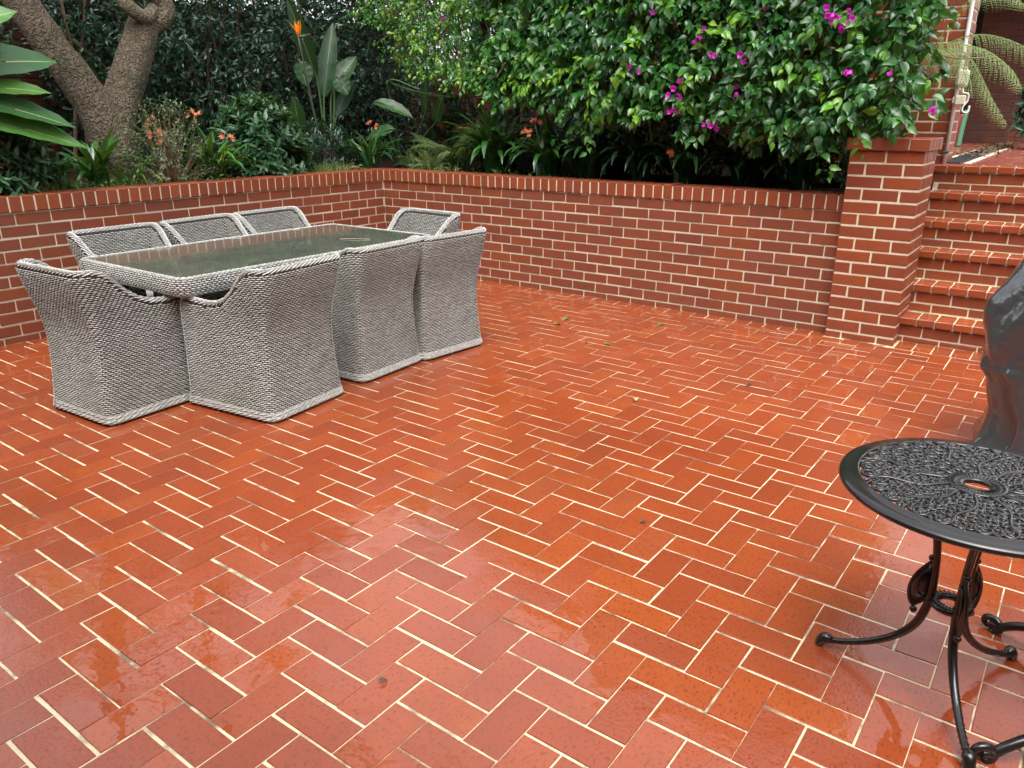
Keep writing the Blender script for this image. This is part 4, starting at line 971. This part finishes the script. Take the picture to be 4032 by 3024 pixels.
m.obj('crown_branches', tr, M_TWIGD, True)
tips = np.array(tips); n = 12; P = np.repeat(tips, n, 0)+R_.normal(0, .11, (len(tips)*n, 3)); V, F, ta, uv_ = bake_leaves(L_EL, nrm(rdir(len(P))+[0, 0, -.3]), nrm(rdir(len(P))*.7+[0, 0, 1.]), R_.uniform(.05, .09, len(P)), P-TO, R_.random(len(P)))
link('crown', mesh('crown', V, F, True, attr={'tint': ta}), tr, mat=M_CHO, kind='stuff')

# --- shrubs ---------------------------------------------------------------
def shrub(name, label, base, rad, nsh, per, llen, mat_, tpl=L_EL, up=.7, stem=M_TWIGD, cat='shrub', tw=1.0, sp=.10):
    base = np.array(base); t = thing(name, label, cat, base); d = rdir(nsh); d[:, 2] = np.abs(d[:, 2])*1.55-.55; r = R_.uniform(.55, 1., nsh)**.6
    tip = d*r[:, None]*np.array(rad)+[0, 0, rad[2]*.62]; D_ = nrm(d*[1, 1, .6]+[0, 0, up]); T, N, S, P, tt = [], [], [], [], []
    for k in range(per):
        a_ = k*2.4+R_.uniform(0, .8, nsh); ax = nrm(np.cross(D_, [0, .1, 1.])); rr = ax*np.cos(a_)[:, None]+np.cross(D_, ax)*np.sin(a_)[:, None]; u = k/per
        T.append(nrm(rr+D_*(.35+.8*u)+R_.normal(0, .12, rr.shape))); N.append(nrm(D_+np.array([0, 0, .6])+R_.normal(0, .25, rr.shape))); P.append(tip+D_*(u*sp)-D_*sp/2); S.append(llen*R_.uniform(.75, 1.2, nsh)); tt.append(np.clip(.4*r+.3*u*(R_.random(nsh))+R_.normal(0, .12, nsh), 0, 1))
    V, F, ta, uv_ = bake_leaves(tpl, *[np.concatenate(z_) for z_ in (T, N, S, P, tt)]); keepv = V[:, 2].reshape(-1, len(tpl[0])).min(1) > -.02
    k_ = len(tpl[0]); fq = len(tpl[1]); F = F.reshape(-1, fq, 4)[keepv].reshape(-1, 4)
    link('foliage', mesh('foliage', V, F, True, attr={'tint': ta}), t, mat=mat_, kind='stuff')
    m = MB()
    for q in range(0, nsh, max(1, nsh//90)):
        m.tube(spline([(R_.normal(0, .03), R_.normal(0, .03), 0), tip[q]*.5+[0, 0, -.03]+rdir(1)[0]*.03, tip[q]], 7), np.linspace(.006, .0022, 7)*tw, 4, 0, False)
    m.obj('stems', t, stem); return t
shrub('glossy_shrub', 'rounded glossy green shrub left of the bird of paradise', (-.55, -1.10, .97), (.42, .50, .46), 380, 9, .088, M_CHO)
shrub('glossy_shrub', 'bluish green leafy shrub at the far left corner above the wall', (-.42, -3.55, .97), (.34, .50, .40), 300, 9, .085, M_CHO)
shrub('twiggy_shrub', 'sparse twiggy shrub with tiny pale leaves in front of the trunk', (-.33, -2.20, .95), (.26, .44, .46), 330, 8, .030, M_TINY, L_SM, .3, M_TWIG, tw=.9, sp=.11)
shrub('glossy_shrub', 'low dark shrub beneath the strelitzia near the wall corner', (-.75, -.15, .97), (.35, .42, .34), 200, 8, .055, M_CAM)
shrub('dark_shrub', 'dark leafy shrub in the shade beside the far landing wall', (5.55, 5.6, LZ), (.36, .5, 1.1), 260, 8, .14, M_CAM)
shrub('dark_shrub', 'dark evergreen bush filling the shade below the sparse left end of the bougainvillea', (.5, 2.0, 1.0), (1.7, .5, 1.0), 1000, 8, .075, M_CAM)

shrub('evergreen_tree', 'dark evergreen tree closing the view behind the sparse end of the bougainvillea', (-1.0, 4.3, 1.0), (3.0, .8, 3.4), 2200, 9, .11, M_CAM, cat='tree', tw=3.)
for i, x_ in enumerate((2.15, 2.95, 3.75, 4.35)):  # bushes added to darken the gap under the bougainvillea
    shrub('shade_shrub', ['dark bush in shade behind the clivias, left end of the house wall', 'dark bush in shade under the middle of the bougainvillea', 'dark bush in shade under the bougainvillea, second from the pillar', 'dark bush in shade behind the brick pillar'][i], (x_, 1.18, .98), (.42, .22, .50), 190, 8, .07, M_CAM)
# --- strap leaved clumps ---------------------------------------------------
def strap_mesh(arch, L=1.0, wd=.07, n=9, seed=0):
    t = np.linspace(0, 1, n); th = 1.35-arch*t**1.3; dx = np.cos(th)/(n-1); dz = np.sin(th)/(n-1); x = np.r_[0, np.cumsum(dx)[:-1]]; z = np.r_[0, np.cumsum(dz)[:-1]]
    w_ = wd*np.interp(t, [0, .15, .6, .85, 1], [.6, .9, 1., .7, .05])/2; nx_, nz_ = -np.sin(th), np.cos(th); V, UV = [], []
    for i in range(n):
        for j, u in enumerate((-1, 0, 1)): lift = .25*w_[i]*abs(u); V.append((x[i]+nx_[i]*lift, u*w_[i], z[i]+nz_[i]*lift)); UV.append(((u+1)/2, t[i]))
    Q = np.array([(i*3+j, (i+1)*3+j, (i+1)*3+j+1, i*3+j+1) for i in range(n-1) for j in range(2)]); return np.array(V)*L, Q, np.array(UV)
STM = {}
def strap_obj(mat_, k):
    if (mat_.name, k) not in STM:
        V, Q, UV = strap_mesh([.7, 1.1, 1.6, 2.1, 2.6, 3.0][k], wd=.085 if mat_ is M_STRAP else .075); me = mesh('leaf', V, Q, True, uv=UV); me.materials.append(mat_); STM[(mat_.name, k)] = me
    return STM[(mat_.name, k)]
def clivia_flower(t, loc, n=5, size=.046):
    m = MB(); loc = np.array(loc); m.tube(spline([(loc[0]*.2, loc[1]*.2, .0), (loc[0]*.6, loc[1]*.6, loc[2]*.55), loc], 8), .007, 6)
    m.obj('flower_stalk', t, M_STEM, True)
    Ts, Ns, Ss, Ps = [], [], [], []
    for k in range(n):
        d = nrm(rdir(1)[0]*[1, 1, .7]+[.25, -.1, .35]); a1 = nrm(np.cross(d, [.1, .2, 1])); b1 = np.cross(d, a1); c = loc+d*.035
        for j in range(6):
            r = a1*math.cos(j*PI/3)+b1*math.sin(j*PI/3); Ts.append(nrm(d+r*.42)); Ns.append(nrm(d*.4-r)); Ss.append(size*R_.uniform(.85, 1.1)); Ps.append(c)
    V, F = bake(L_SM[0]*[.9, 1, 1], L_SM[1], frames(np.array(Ts), np.array(Ns)), np.array(Ss), np.array(Ps)); link('flower', mesh('flower', V, F, True), t, mat=M_ORA)
def clivia(label, base, n, L, mat_=None, flowers=(), tint=(.1, .75), az=None, name='clivia', cat='clivia'):
    mat_ = mat_ or M_STRAP; t = thing(name, label, cat, base)
    for k in range(n):
        a_ = az[0]+(az[1]-az[0])*R_.random() if az else 2*PI*(k+R_.random())/n; kk = int(np.clip(R_.normal(3.0, 1.4), 0, 5)); o = bpy.data.objects.new('leaf', strap_obj(mat_, kk)); COL.objects.link(o); o.parent = t
        o.location = (R_.normal(0, .03), R_.normal(0, .03), 0); o.rotation_euler = (R_.normal(0, .12), R_.normal(0, .1), a_); s_ = L*R_.uniform(.75, 1.15); o.scale = (s_, s_, s_); o.color = (float(R_.uniform(*tint)), 0, 0, 1)
    for f in flowers: clivia_flower(t, f)
    return t
clivia('bright green clivia with orange flowers by the left wall coping, left of the glossy shrub', (-.34, -1.80, .95), 46, .56, None, [(.05, -.14, .60), (.10, .12, .40), (.12, -.55, .44)], (.35, .97))
clivia('green clivia with strap leaves left of the tree base', (-.40, -2.80, .95), 38, .58, None, [], (.1, .7))
clivia('clivia with yellowing drooping leaf on the left wall near the twiggy shrub', (-.25, -2.62, .95), 12, .40, None, [], (.5, 1.0))
clivia('clivia behind the twiggy shrub with a few orange blooms', (-.62, -2.12, .95), 20, .52, None, [(.2, -.12, .55), (.26, -.10, .42)], (.1, .5))
clivia('dark clivia with orange flowers near the wall corner', (-.30, .12, .97), 36, .50, None, [(.02, .02, .47)], (.0, .5))
clivia('large upright clivia clump with orange flowers right of the ferns', (1.10, .50, .97), 85, .76, None, [(.25, -.1, .72), (.62, -.3, .42)], (.05, .55))
clivia('clivia clump under the hanging bougainvillea spray', (1.78, .45, .97), 62, .68, None, [(.0, -.22, .50)], (.0, .4))
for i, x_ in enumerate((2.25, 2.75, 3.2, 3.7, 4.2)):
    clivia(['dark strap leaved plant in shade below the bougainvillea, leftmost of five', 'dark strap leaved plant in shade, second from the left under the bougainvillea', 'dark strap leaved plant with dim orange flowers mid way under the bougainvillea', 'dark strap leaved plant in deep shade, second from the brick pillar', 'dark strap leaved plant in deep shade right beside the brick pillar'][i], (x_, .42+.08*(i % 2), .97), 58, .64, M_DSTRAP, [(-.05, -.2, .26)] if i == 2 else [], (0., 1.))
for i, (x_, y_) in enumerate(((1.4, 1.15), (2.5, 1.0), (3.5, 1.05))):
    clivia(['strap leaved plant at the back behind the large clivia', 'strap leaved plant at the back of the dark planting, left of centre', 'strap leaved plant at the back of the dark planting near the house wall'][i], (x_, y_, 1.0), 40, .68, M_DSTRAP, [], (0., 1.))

# --- bird of paradise and other large leaves --------------------------------
def big_leaf(t, base, tip0, tip1, width, mat_, tint=.4, pet=.010, fold=.28, droop=.10, normal=(.4, -.4, .8), org=(0, 0, 0), wave=.03):
    """petiole from base to tip0, blade from tip0 to tip1"""
    base, a, b_ = [np.array(v, float)-np.array(org) for v in (base, tip0, tip1)]; d = b_-a; L = np.linalg.norm(d); n = 15; ts = np.linspace(0, 1, n)
    ws = width/2*np.interp(ts, [0, .06, .22, .45, .7, .88, 1], [.1, .52, .92, 1, .82, .45, .03]); ax = d/L; N = np.array(normal, float); N = nrm(N-ax*(N@ax)); X = np.cross(ax, N); V, UV = [], []
    for i, t_ in enumerate(ts):
        c = a+d*t_+N*droop*L*(4*t_*(1-t_))*.5-np.array([0, 0, droop*L*t_*t_*.6])
        for u in (-1, -.5, 0, .5, 1): V.append(c+X*ws[i]*u+N*(fold*ws[i]*abs(u)**1.4+wave*width*math.sin(i*1.9+u*2.2)*abs(u))); UV.append((.5+u/2, t_))
    F = [(i*5+j, i*5+j+1, (i+1)*5+j+1, (i+1)*5+j) for i in range(n-1) for j in range(4)]; mi = [0]*len(F); V = np.array(V); nv = len(V)
    mid = (base+a)/2+np.array([0, 0, .06]); tv, tf = tube_vf(spline([base, mid, a, a+d*.5+N*droop*L*.45], 16), np.linspace(pet*1.3, pet*.55, 16), 6); F += [tuple(int(i)+nv for i in f) for f in tf]; mi += [1]*len(tf); UV += [(0, 0)]*len(tv)
    me = mesh('leaf', np.vstack([V, tv]), F, True, mi, np.array(UV)); me.materials.append(mat_); me.materials.append(M_STEM); o = link('leaf', me, t); o.color = (tint, 0, 0, 1); return o
SO = (-.95, .05, .98); st_ = thing('bird_of_paradise', 'tall bird of paradise plant with orange flower and paddle leaves near the wall corner', 'plant', SO)
for b0, p0, p1, wd, nn, ti in (((-.95, .05, .98), (-.98, .12, 1.75), (-1.0, .34, 2.55), .20, (.7, -.7, .1), .3), ((-.93, .10, .98), (-.96, .22, 1.80), (-1.0, .66, 2.22), .22, (.5, -.5, .6), .5),
        ((-.9, .02, .98), (-.95, -.20, 2.10), (-.9, -.18, 1.86), .20, (.8, -.4, .3), .8), ((-.9, -.05, .98), (-.93, -.30, 1.42), (-.86, -.40, 1.76), .17, (.8, -.5, .2), .9), ((-.96, .1, .98), (-1.0, .05, 1.95), (-1.05, -.22, 2.75), .17, (.7, -.7, .2), .2),
        ((-.98, .15, .98), (-1.0, .30, 1.55), (-1.02, .62, 1.96), .16, (.6, -.6, .4), .1), ((-.9, .1, .98), (-.8, .15, 1.95), (-.70, .22, 1.78), .20, (.7, -.5, .4), .5), ((-1.0, .0, .98), (-1.1, -.45, 1.5), (-1.15, -.75, 1.85), .14, (.7, -.5, .4), .1)):
    big_leaf(st_, b0, p0, p1, wd, M_STRE, ti, .013, .35, .06, nn, SO)
def strel_flower(p, lean):
    m = MB(); p = np.array(p)-SO; m.tube(spline([(0.02, -.03, 0), p*[.5, .5, .5], p], 10), .008, 6); m.tube([p, p+np.array(lean)*.05+[0, 0, -.005], p+np.array(lean)*.17+[0, 0, .015]], [.012, .016, .003], 7); m.obj('flower_stalk', st_, m_plain('strelitzia_beak', (.10, .09, .07), .5) if 'strelitzia_beak' not in bpy.data.materials else bpy.data.materials['strelitzia_beak'], True)
    Ts, Ns, Ss, Ps = [], [], [], []
    for k in range(7): d = nrm(np.array([R_.normal(0, .22), -.10+R_.normal(0, .35), 1.])); Ts.append(d); Ns.append(nrm(rdir(1)[0]+[.6, -.4, 0])); Ss.append(R_.uniform(.10, .17)); Ps.append(p)
    V, F = bake(L_EL[0]*[.6, 1, 1], L_EL[1], frames(np.array(Ts), np.array(Ns)), np.array(Ss), np.array(Ps)); link('flower', mesh('flower', V, F, True), st_, mat=M_STF)
strel_flower((-.85, -.28, 2.33), (.1, .9, .1))
S2 = (-.45, .75, .98); s2 = thing('bird_of_paradise', 'low arching paddle leaved plant left of the ferns, right of the tall one', 'plant', S2)
for b0, p0, p1, wd, nn, ti in (((-.45, .75, .98), (-.55, .45, 1.70), (-.10, .60, 1.56), .17, (.3, -.5, .8), .9), ((-.45, .7, .98), (-.20, .40, 1.42), (-.55, .30, 1.32), .16, (.4, -.6, .6), .8), ((-.5, .8, .98), (-.4, .55, 1.92), (.45, .65, 1.80), .13, (.1, -.2, -.9), .4), ((-.4, .8, .98), (-.1, .8, 1.6), (-.05, .8, 2.1), .10, (.3, -.8, .1), .3), ((-.4, .8, .98), (.1, .75, 1.5), (.25, .7, 1.78), .15, (.3, -.8, .3), .6)):
    big_leaf(s2, b0, p0, p1, wd, M_STRE, ti, .010, .30, .10, nn, S2)
BLO = (-.20, -4.05, .98); bl = thing('broad_leaved_plant', 'plant with large glossy paddle leaves reaching in at the left edge', 'plant', BLO)
m = MB(); m.tube(spline([(0, 0, 0), (.0, .05, .6), (.02, .12, 1.3)], 10), [.03]*10, 8); m.obj('stem', bl, M_STEM, True)
for p0, p1, wd, nn, ti in (((-.18, -3.80, 1.68), (.02, -3.10, 1.49), .27, (.45, -.2, .85), .35), ((-.12, -3.80, 1.56), (.06, -3.06, 1.35), .24, (.5, -.25, .8), .80), ((-.2, -3.72, 1.73), (-.05, -3.20, 1.72), .19, (.55, -.2, .8), .9), ((-.25, -3.72, 1.86), (-.18, -3.06, 1.94), .27, (.65, -.3, .55), .2),
        ((-.2, -3.75, 2.05), (-.1, -3.30, 2.24), .22, (.6, -.4, .6), .8), ((-.3, -3.70, 1.92), (-.3, -3.20, 1.85), .17, (.5, -.3, .8), .3), ((-.2, -3.75, 1.95), (-.1, -3.40, 2.02), .14, (.5, -.4, .7), .6), ((-.1, -3.85, 1.9), (.1, -3.55, 2.28), .20, (.6, -.5, .5), .7)):
    big_leaf(bl, (BLO[0]+.01, BLO[1]+.10, p0[2]-.35), p0, p1, wd, M_BIG, ti, .009, .22, .05, nn, BLO, .02)

# --- ferns ----------------------------------------------------------------------
def frond_mesh(L, arch, pinn, npn, bip, seed, mat_, up=1.15):
    rng = np.random.default_rng(seed); n = 24; t = np.linspace(0, 1, n); th = up-arch*t**1.2; x = np.r_[0, np.cumsum(np.cos(th))[:-1]]*L/n; z = np.r_[0, np.cumsum(np.sin(th))[:-1]]*L/n; P = np.stack([x, 0*x, z], 1)
    m = MB(); V0, F0 = tube_vf(P, np.linspace(.0055, .001, n)*(1.6 if bip else 1), 5); F0 = [f for f in F0 if len(f) == 4]; Ts, Ns, Ss, Ps, Tx = [], [], [], [], []
    for k in range(npn):
        u = .10+.89*k/npn; p = np.array([np.interp(u, t, P[:, i]) for i in range(3)]); th_ = np.interp(u, t, th); ax = np.array([math.cos(th_), 0, math.sin(th_)]); nn = np.array([-math.sin(th_), 0, math.cos(th_)]); ln_ = pinn*L*math.sin(PI*min(1, (u*.86+.16)))**.8*rng.uniform(.9, 1.08)
        for sg in (-1, 1):
            d = nrm(np.array([0, sg, 0])+ax*.45-nn*.12+np.array([0, 0, -.25]))
            if not bip: Ts.append(d); Ns.append(nn); Ss.append((ln_*.20, ln_, ln_*.4)); Ps.append(p)
            else:
                npp = max(4, int(ln_/.010))
                for j in range(npp):
                    v = (j+.5)/npp; q = p+d*ln_*v-np.array([0, 0, ln_*.30*v*v]); e = .024*math.sin(PI*(.15+.8*v))**.7*(1-.35*v)+.004
                    for s2_ in (-1, 1): dd = nrm(np.cross(d, nn)*s2_+d*.5); Ts.append(dd); Ns.append(nn); Ss.append((e*1.1, e, e*.5)); Ps.append(q)
    tp = L_SM if bip else L_EL; V1, F1 = bake(tp[0], tp[1], frames(np.array(Ts), np.array(Ns)), np.array(Ss), np.array(Ps)); V, F = join((V0, np.array(F0)), (V1, F1)); me = mesh('frond', V, F, True); me.materials.append(mat_); return me
FR = [frond_mesh(1., a_,   .17, 44, False, s_, M_FERN) for a_, s_ in ((.9, 1), (1.5, 2), (2.1, 3))]
def fern(label, base, n, L, tint):
    t = thing('fern', label, 'fern', base)
    for k in range(n):
        o = link('frond', FR[int(R_.integers(3))], t); o.rotation_euler = (R_.normal(0, .15), R_.normal(0, .15), 2*PI*(k+.6*R_.random())/n); s_ = L*R_.uniform(.7, 1.15); o.scale = (s_,)*3; o.color = (float(R_.uniform(*tint)), 0, 0, 1)
fern('tall green fern between the low paddle leaves and the clivia clump', (.42, .72, 1.0), 15, .78, (.2, .8))
fern('small yellowish fern just behind the coping of the rear wall', (.30, .42, .97), 13, .40, (.5, 1.))
fern('fern with pale arching fronds beside the upright clivia', (.85, 1.0, 1.0), 12, .85, (.4, 1.))
fern('dark low fern close to the wall corner', (-.08, .55, .97), 11, .36, (0., .5))
def hanging_frond(path, plen, seed):
    """bipinnate frond along a world path, side leaflets hanging"""
    rng = np.random.default_rng(seed); P = spline(path, 40); V0, F0 = tube_vf(P, np.linspace(.006, .0015, 40), 5); F0 = np.array([f for f in F0 if len(f) == 4]); Ts, Ns, Ss, Ps = [], [], [], []
    for k in range(3, 39, 2):
        u = k/39; ax = nrm(P[min(k+1, 39)]-P[k-1]); ln_ = plen*math.sin(PI*min(.98, .22+u*.74))**.8
        for sg in (-1, 1):
            sd_ = nrm(np.cross(ax, [0, 0, 1.]))*sg; d0 = nrm(sd_*.75+ax*.5+[0, 0, .05]); npp = max(5, int(ln_/.012))
            for j in range(npp):
                v = (j+.5)/npp; q = P[k]+d0*ln_*v*(1-.35*v)+np.array([0, 0, -.75*ln_*v*v])+rng.normal(0, .001, 3); d = nrm(d0*(1-.7*v)+np.array([0, 0, -1.5*v])); e = .021*math.sin(PI*(.2+.75*v))**.7*(1-.3*v)+.004; nn = nrm(np.cross(d, np.cross([0, 0, 1.], d)+1e-3)+[0, -.4, .3])
                for s2_ in (-1, 1): dd = nrm(np.cross(d, nn)*s2_+d*.6); Ts.append(dd); Ns.append(nn); Ss.append((e*.50, e*.95, e*.4)); Ps.append(q)
    V1, F1 = bake(L_SM[0], L_SM[1], frames(np.array(Ts), np.array(Ns)), np.array(Ss), np.array(Ps)); V, F = join((V0, F0), (V1, F1)); return V, F
TFO = (4.66, 1.18, .98); tf = thing('tree_fern', 'feathery tree fern with pale fronds drooping across the house corner and conduit', 'fern', TFO)
m = MB(); m.tube([(0, 0, 0), (.02, .0, .45), (.10, -.12, .98)], [.06, .05, .05], 10); m.obj('trunk', tf, M_BARK, True)
for sd_, ti, pl_, pth in ((1, .95, .22, [(4.80, .98, 2.0), (4.98, .93, 2.07), (5.12, .90, 2.05), (5.25, .86, 2.01), (5.36, .82, 1.94), (5.46, .80, 1.85), (5.53, .78, 1.74)]), (2, .9, .20, [(4.82, .96, 2.0), (5.05, .88, 2.03), (5.17, .82, 1.95), (5.28, .78, 1.80), (5.38, .76, 1.65), (5.49, .74, 1.50)]), (3, .75, .20, [(4.82, .95, 2.0), (4.95, .80, 2.03), (5.07, .72, 1.98), (5.17, .66, 1.86), (5.23, .62, 1.72)]), (4, .55, .17, [(4.80, .94, 1.98), (4.88, .74, 1.98), (4.96, .62, 1.88), (5.01, .56, 1.74)]),
        (5, .95, .18, [(4.85, 1.05, 2.0), (5.05, 1.05, 2.34), (5.2, 1.0, 2.40), (5.32, .95, 2.38), (5.44, .92, 2.29)]), (6, .6, .2, [(4.78, 1.0, 2.0), (4.6, 1.05, 2.2), (4.4, 1.0, 2.2), (4.2, .95, 2.0)]), (7, .8, .2, [(4.85, 1.0, 2.0), (5.1, 1.02, 2.12), (5.32, 1.02, 2.10), (5.55, 1.0, 1.98), (5.7, .98, 1.8)])):
    V, F = hanging_frond(np.array(pth)-TFO, pl_, sd_); o = link('frond', mesh('frond', V, F, True), tf, mat=M_FERN); o.color = (ti, 0, 0, 1)

# --- ground cover and litter ----------------------------------------------------
n = 7000; P = np.stack([-R_.uniform(.18, .75, n), R_.uniform(-4.6, -.1, n), np.zeros(n)], 1); P2 = np.stack([R_.uniform(0, 2., 500), R_.uniform(.2, .6, 500), np.zeros(500)], 1); P = np.vstack([P, P2]); n = len(P); P[:, 2] = garden_z(P[:, 0], P[:, 1])+R_.uniform(.0, .13, n)*(wob(P[:, 1]*4, P[:, 0]*4, 2)*.5+.6)
T = nrm(rdir(n)*[1, 1, .4]); V, F, ta, uv_ = bake_leaves(L_SM, T, nrm(rdir(n)*.5+[.3, 0, 1.]), R_.uniform(.024, .055, n), P, np.clip(R_.normal(.45, .25, n), 0, 1))
link('ground_cover', mesh('ground_cover', V, F, True, attr={'tint': ta}), mat=M_GC, kind='stuff', label='low creeping ground cover and weeds just behind the left wall coping', cat='ground cover')
n = 900; c = np.array([[-.28, -.62, 1.0], [-.26, -.45, 1.0], [-.24, -3.3, 1.0], [-.24, -2.6, .99]])[R_.integers(0, 4, n)]; P = c+R_.normal(0, .07, (n, 3))*[1, 1.3, .15]; V, F, ta, uv_ = bake_leaves(leaf_tpl([0, .4, 1], [.02, .018, .004], .2, .5), nrm(R_.normal(0, .5, (n, 3))+[.1, 0, 1.]), rdir(n), R_.uniform(.05, .13, n), P, np.clip(R_.normal(.7, .2, n), 0, 1))
link('grass', mesh('grass', V, F, True, attr={'tint': ta}), mat=M_GC, kind='stuff', label='fine grass tufts poking over the left wall coping', cat='grass')
n = 600; P = np.stack([-R_.uniform(.15, 1.6, n), R_.uniform(-4., .4, n), np.zeros(n)], 1); q_ = R_.random(n) < .25; P[q_, :2] = np.array([-.26, -.18])+R_.normal(0, .09, (q_.sum(), 2)); P[:, 2] = garden_z(P[:, 0], P[:, 1])+R_.uniform(0, .03, n)+.05*q_*R_.random(n)
M_LIT = m_leaf('leaf_litter', [(0., (.06, .035, .02)), (.6, (.16, .09, .045)), (1., (.34, .20, .07))], 'attr', .7, .05)
V, F, ta, uv_ = bake_leaves(L_EL, nrm(rdir(n)*[1, 1, .3]), nrm(rdir(n)*.6+[0, 0, 1.]), R_.uniform(.03, .07, n), P, R_.random(n)); link('leaf_litter', mesh('leaf_litter', V, F, True, attr={'tint': ta}), mat=M_LIT, kind='stuff', label='brown dead leaves scattered over the garden soil', cat='leaf litter')
n = 500; P = np.stack([5.06+R_.normal(0, .10, n), R_.uniform(2.8, 7.5, n), np.full(n, LZ+.012)], 1); P[:, 0] -= .012*(P[:, 1]-2.0); P[:, 2] += R_.uniform(0, .02, n)
V, F, ta, uv_ = bake_leaves(L_EL, nrm(rdir(n)*[1, 1, .2]), nrm(rdir(n)*.4+[0, 0, 1.]), R_.uniform(.04, .08, n), P, R_.random(n)*.5); link('leaf_litter', mesh('leaf_litter', V, F, True, attr={'tint': ta}), mat=M_LIT, kind='stuff', label='dark wet leaves gathered along the drain on the landing', cat='leaf litter')
# single fallen leaves on the paving
FL = {'green': m_leaf('fallen_green_leaf', [(0., (.10, .16, .03)), (1., (.2, .26, .05))], 'object', .35, .1), 'brown': m_leaf('fallen_brown_leaf', [(0., (.05, .025, .015)), (1., (.10, .05, .02))], 'object', .5, .05), 'pale': m_leaf('fallen_pale_leaf', [(0., (.5, .36, .2)), (1., (.6, .45, .25))], 'object', .5, .1)}
for x_, y_, k, lab in ((2.85, -.82, 'green', 'small green leaf on the paving nearest the rear wall, left of the others'), (2.85, -1.05, 'green', 'pale green leaf on the paving just beyond the right hand wicker chairs'), (3.54, -.53, 'green', 'curled green leaf on the paving close to the rear wall'), (3.44, -1.30, 'green', 'yellow green folded leaf in the middle of the far paving'), (3.31, -1.35, 'brown', 'tiny dark leaf beside the yellow green leaf on the paving'), (4.61, -1.53, 'brown', 'brown curled leaf on the paving in front of the pillar'), (4.18, -2.23, 'pale', 'pale dry leaf lying in the middle of the paving'), (4.86, -3.45, 'brown', 'small dark leaf scrap on the open paving left of the round table'), (4.66, -4.76, 'brown', 'dark leaf scrap on the wet foreground paving')):
    V, Q, UV = leaf_tpl([0, .2, .5, .8, 1], [.03, .2, .26, .15, .01], .7, .35, .2); sz = {'green': .075, 'brown': .05, 'pale': .06}[k]*(.6 if 'tiny' in lab or 'scrap' in lab else 1)
    o = link('fallen_leaf', mesh('fallen_leaf', V*sz, Q, True), None, (x_, y_, .012), R_.uniform(0, 6.28), lab, 'leaf', 'fallen leaves on the paving', mat=FL[k]); o.rotation_euler[0] = R_.normal(0, .15)
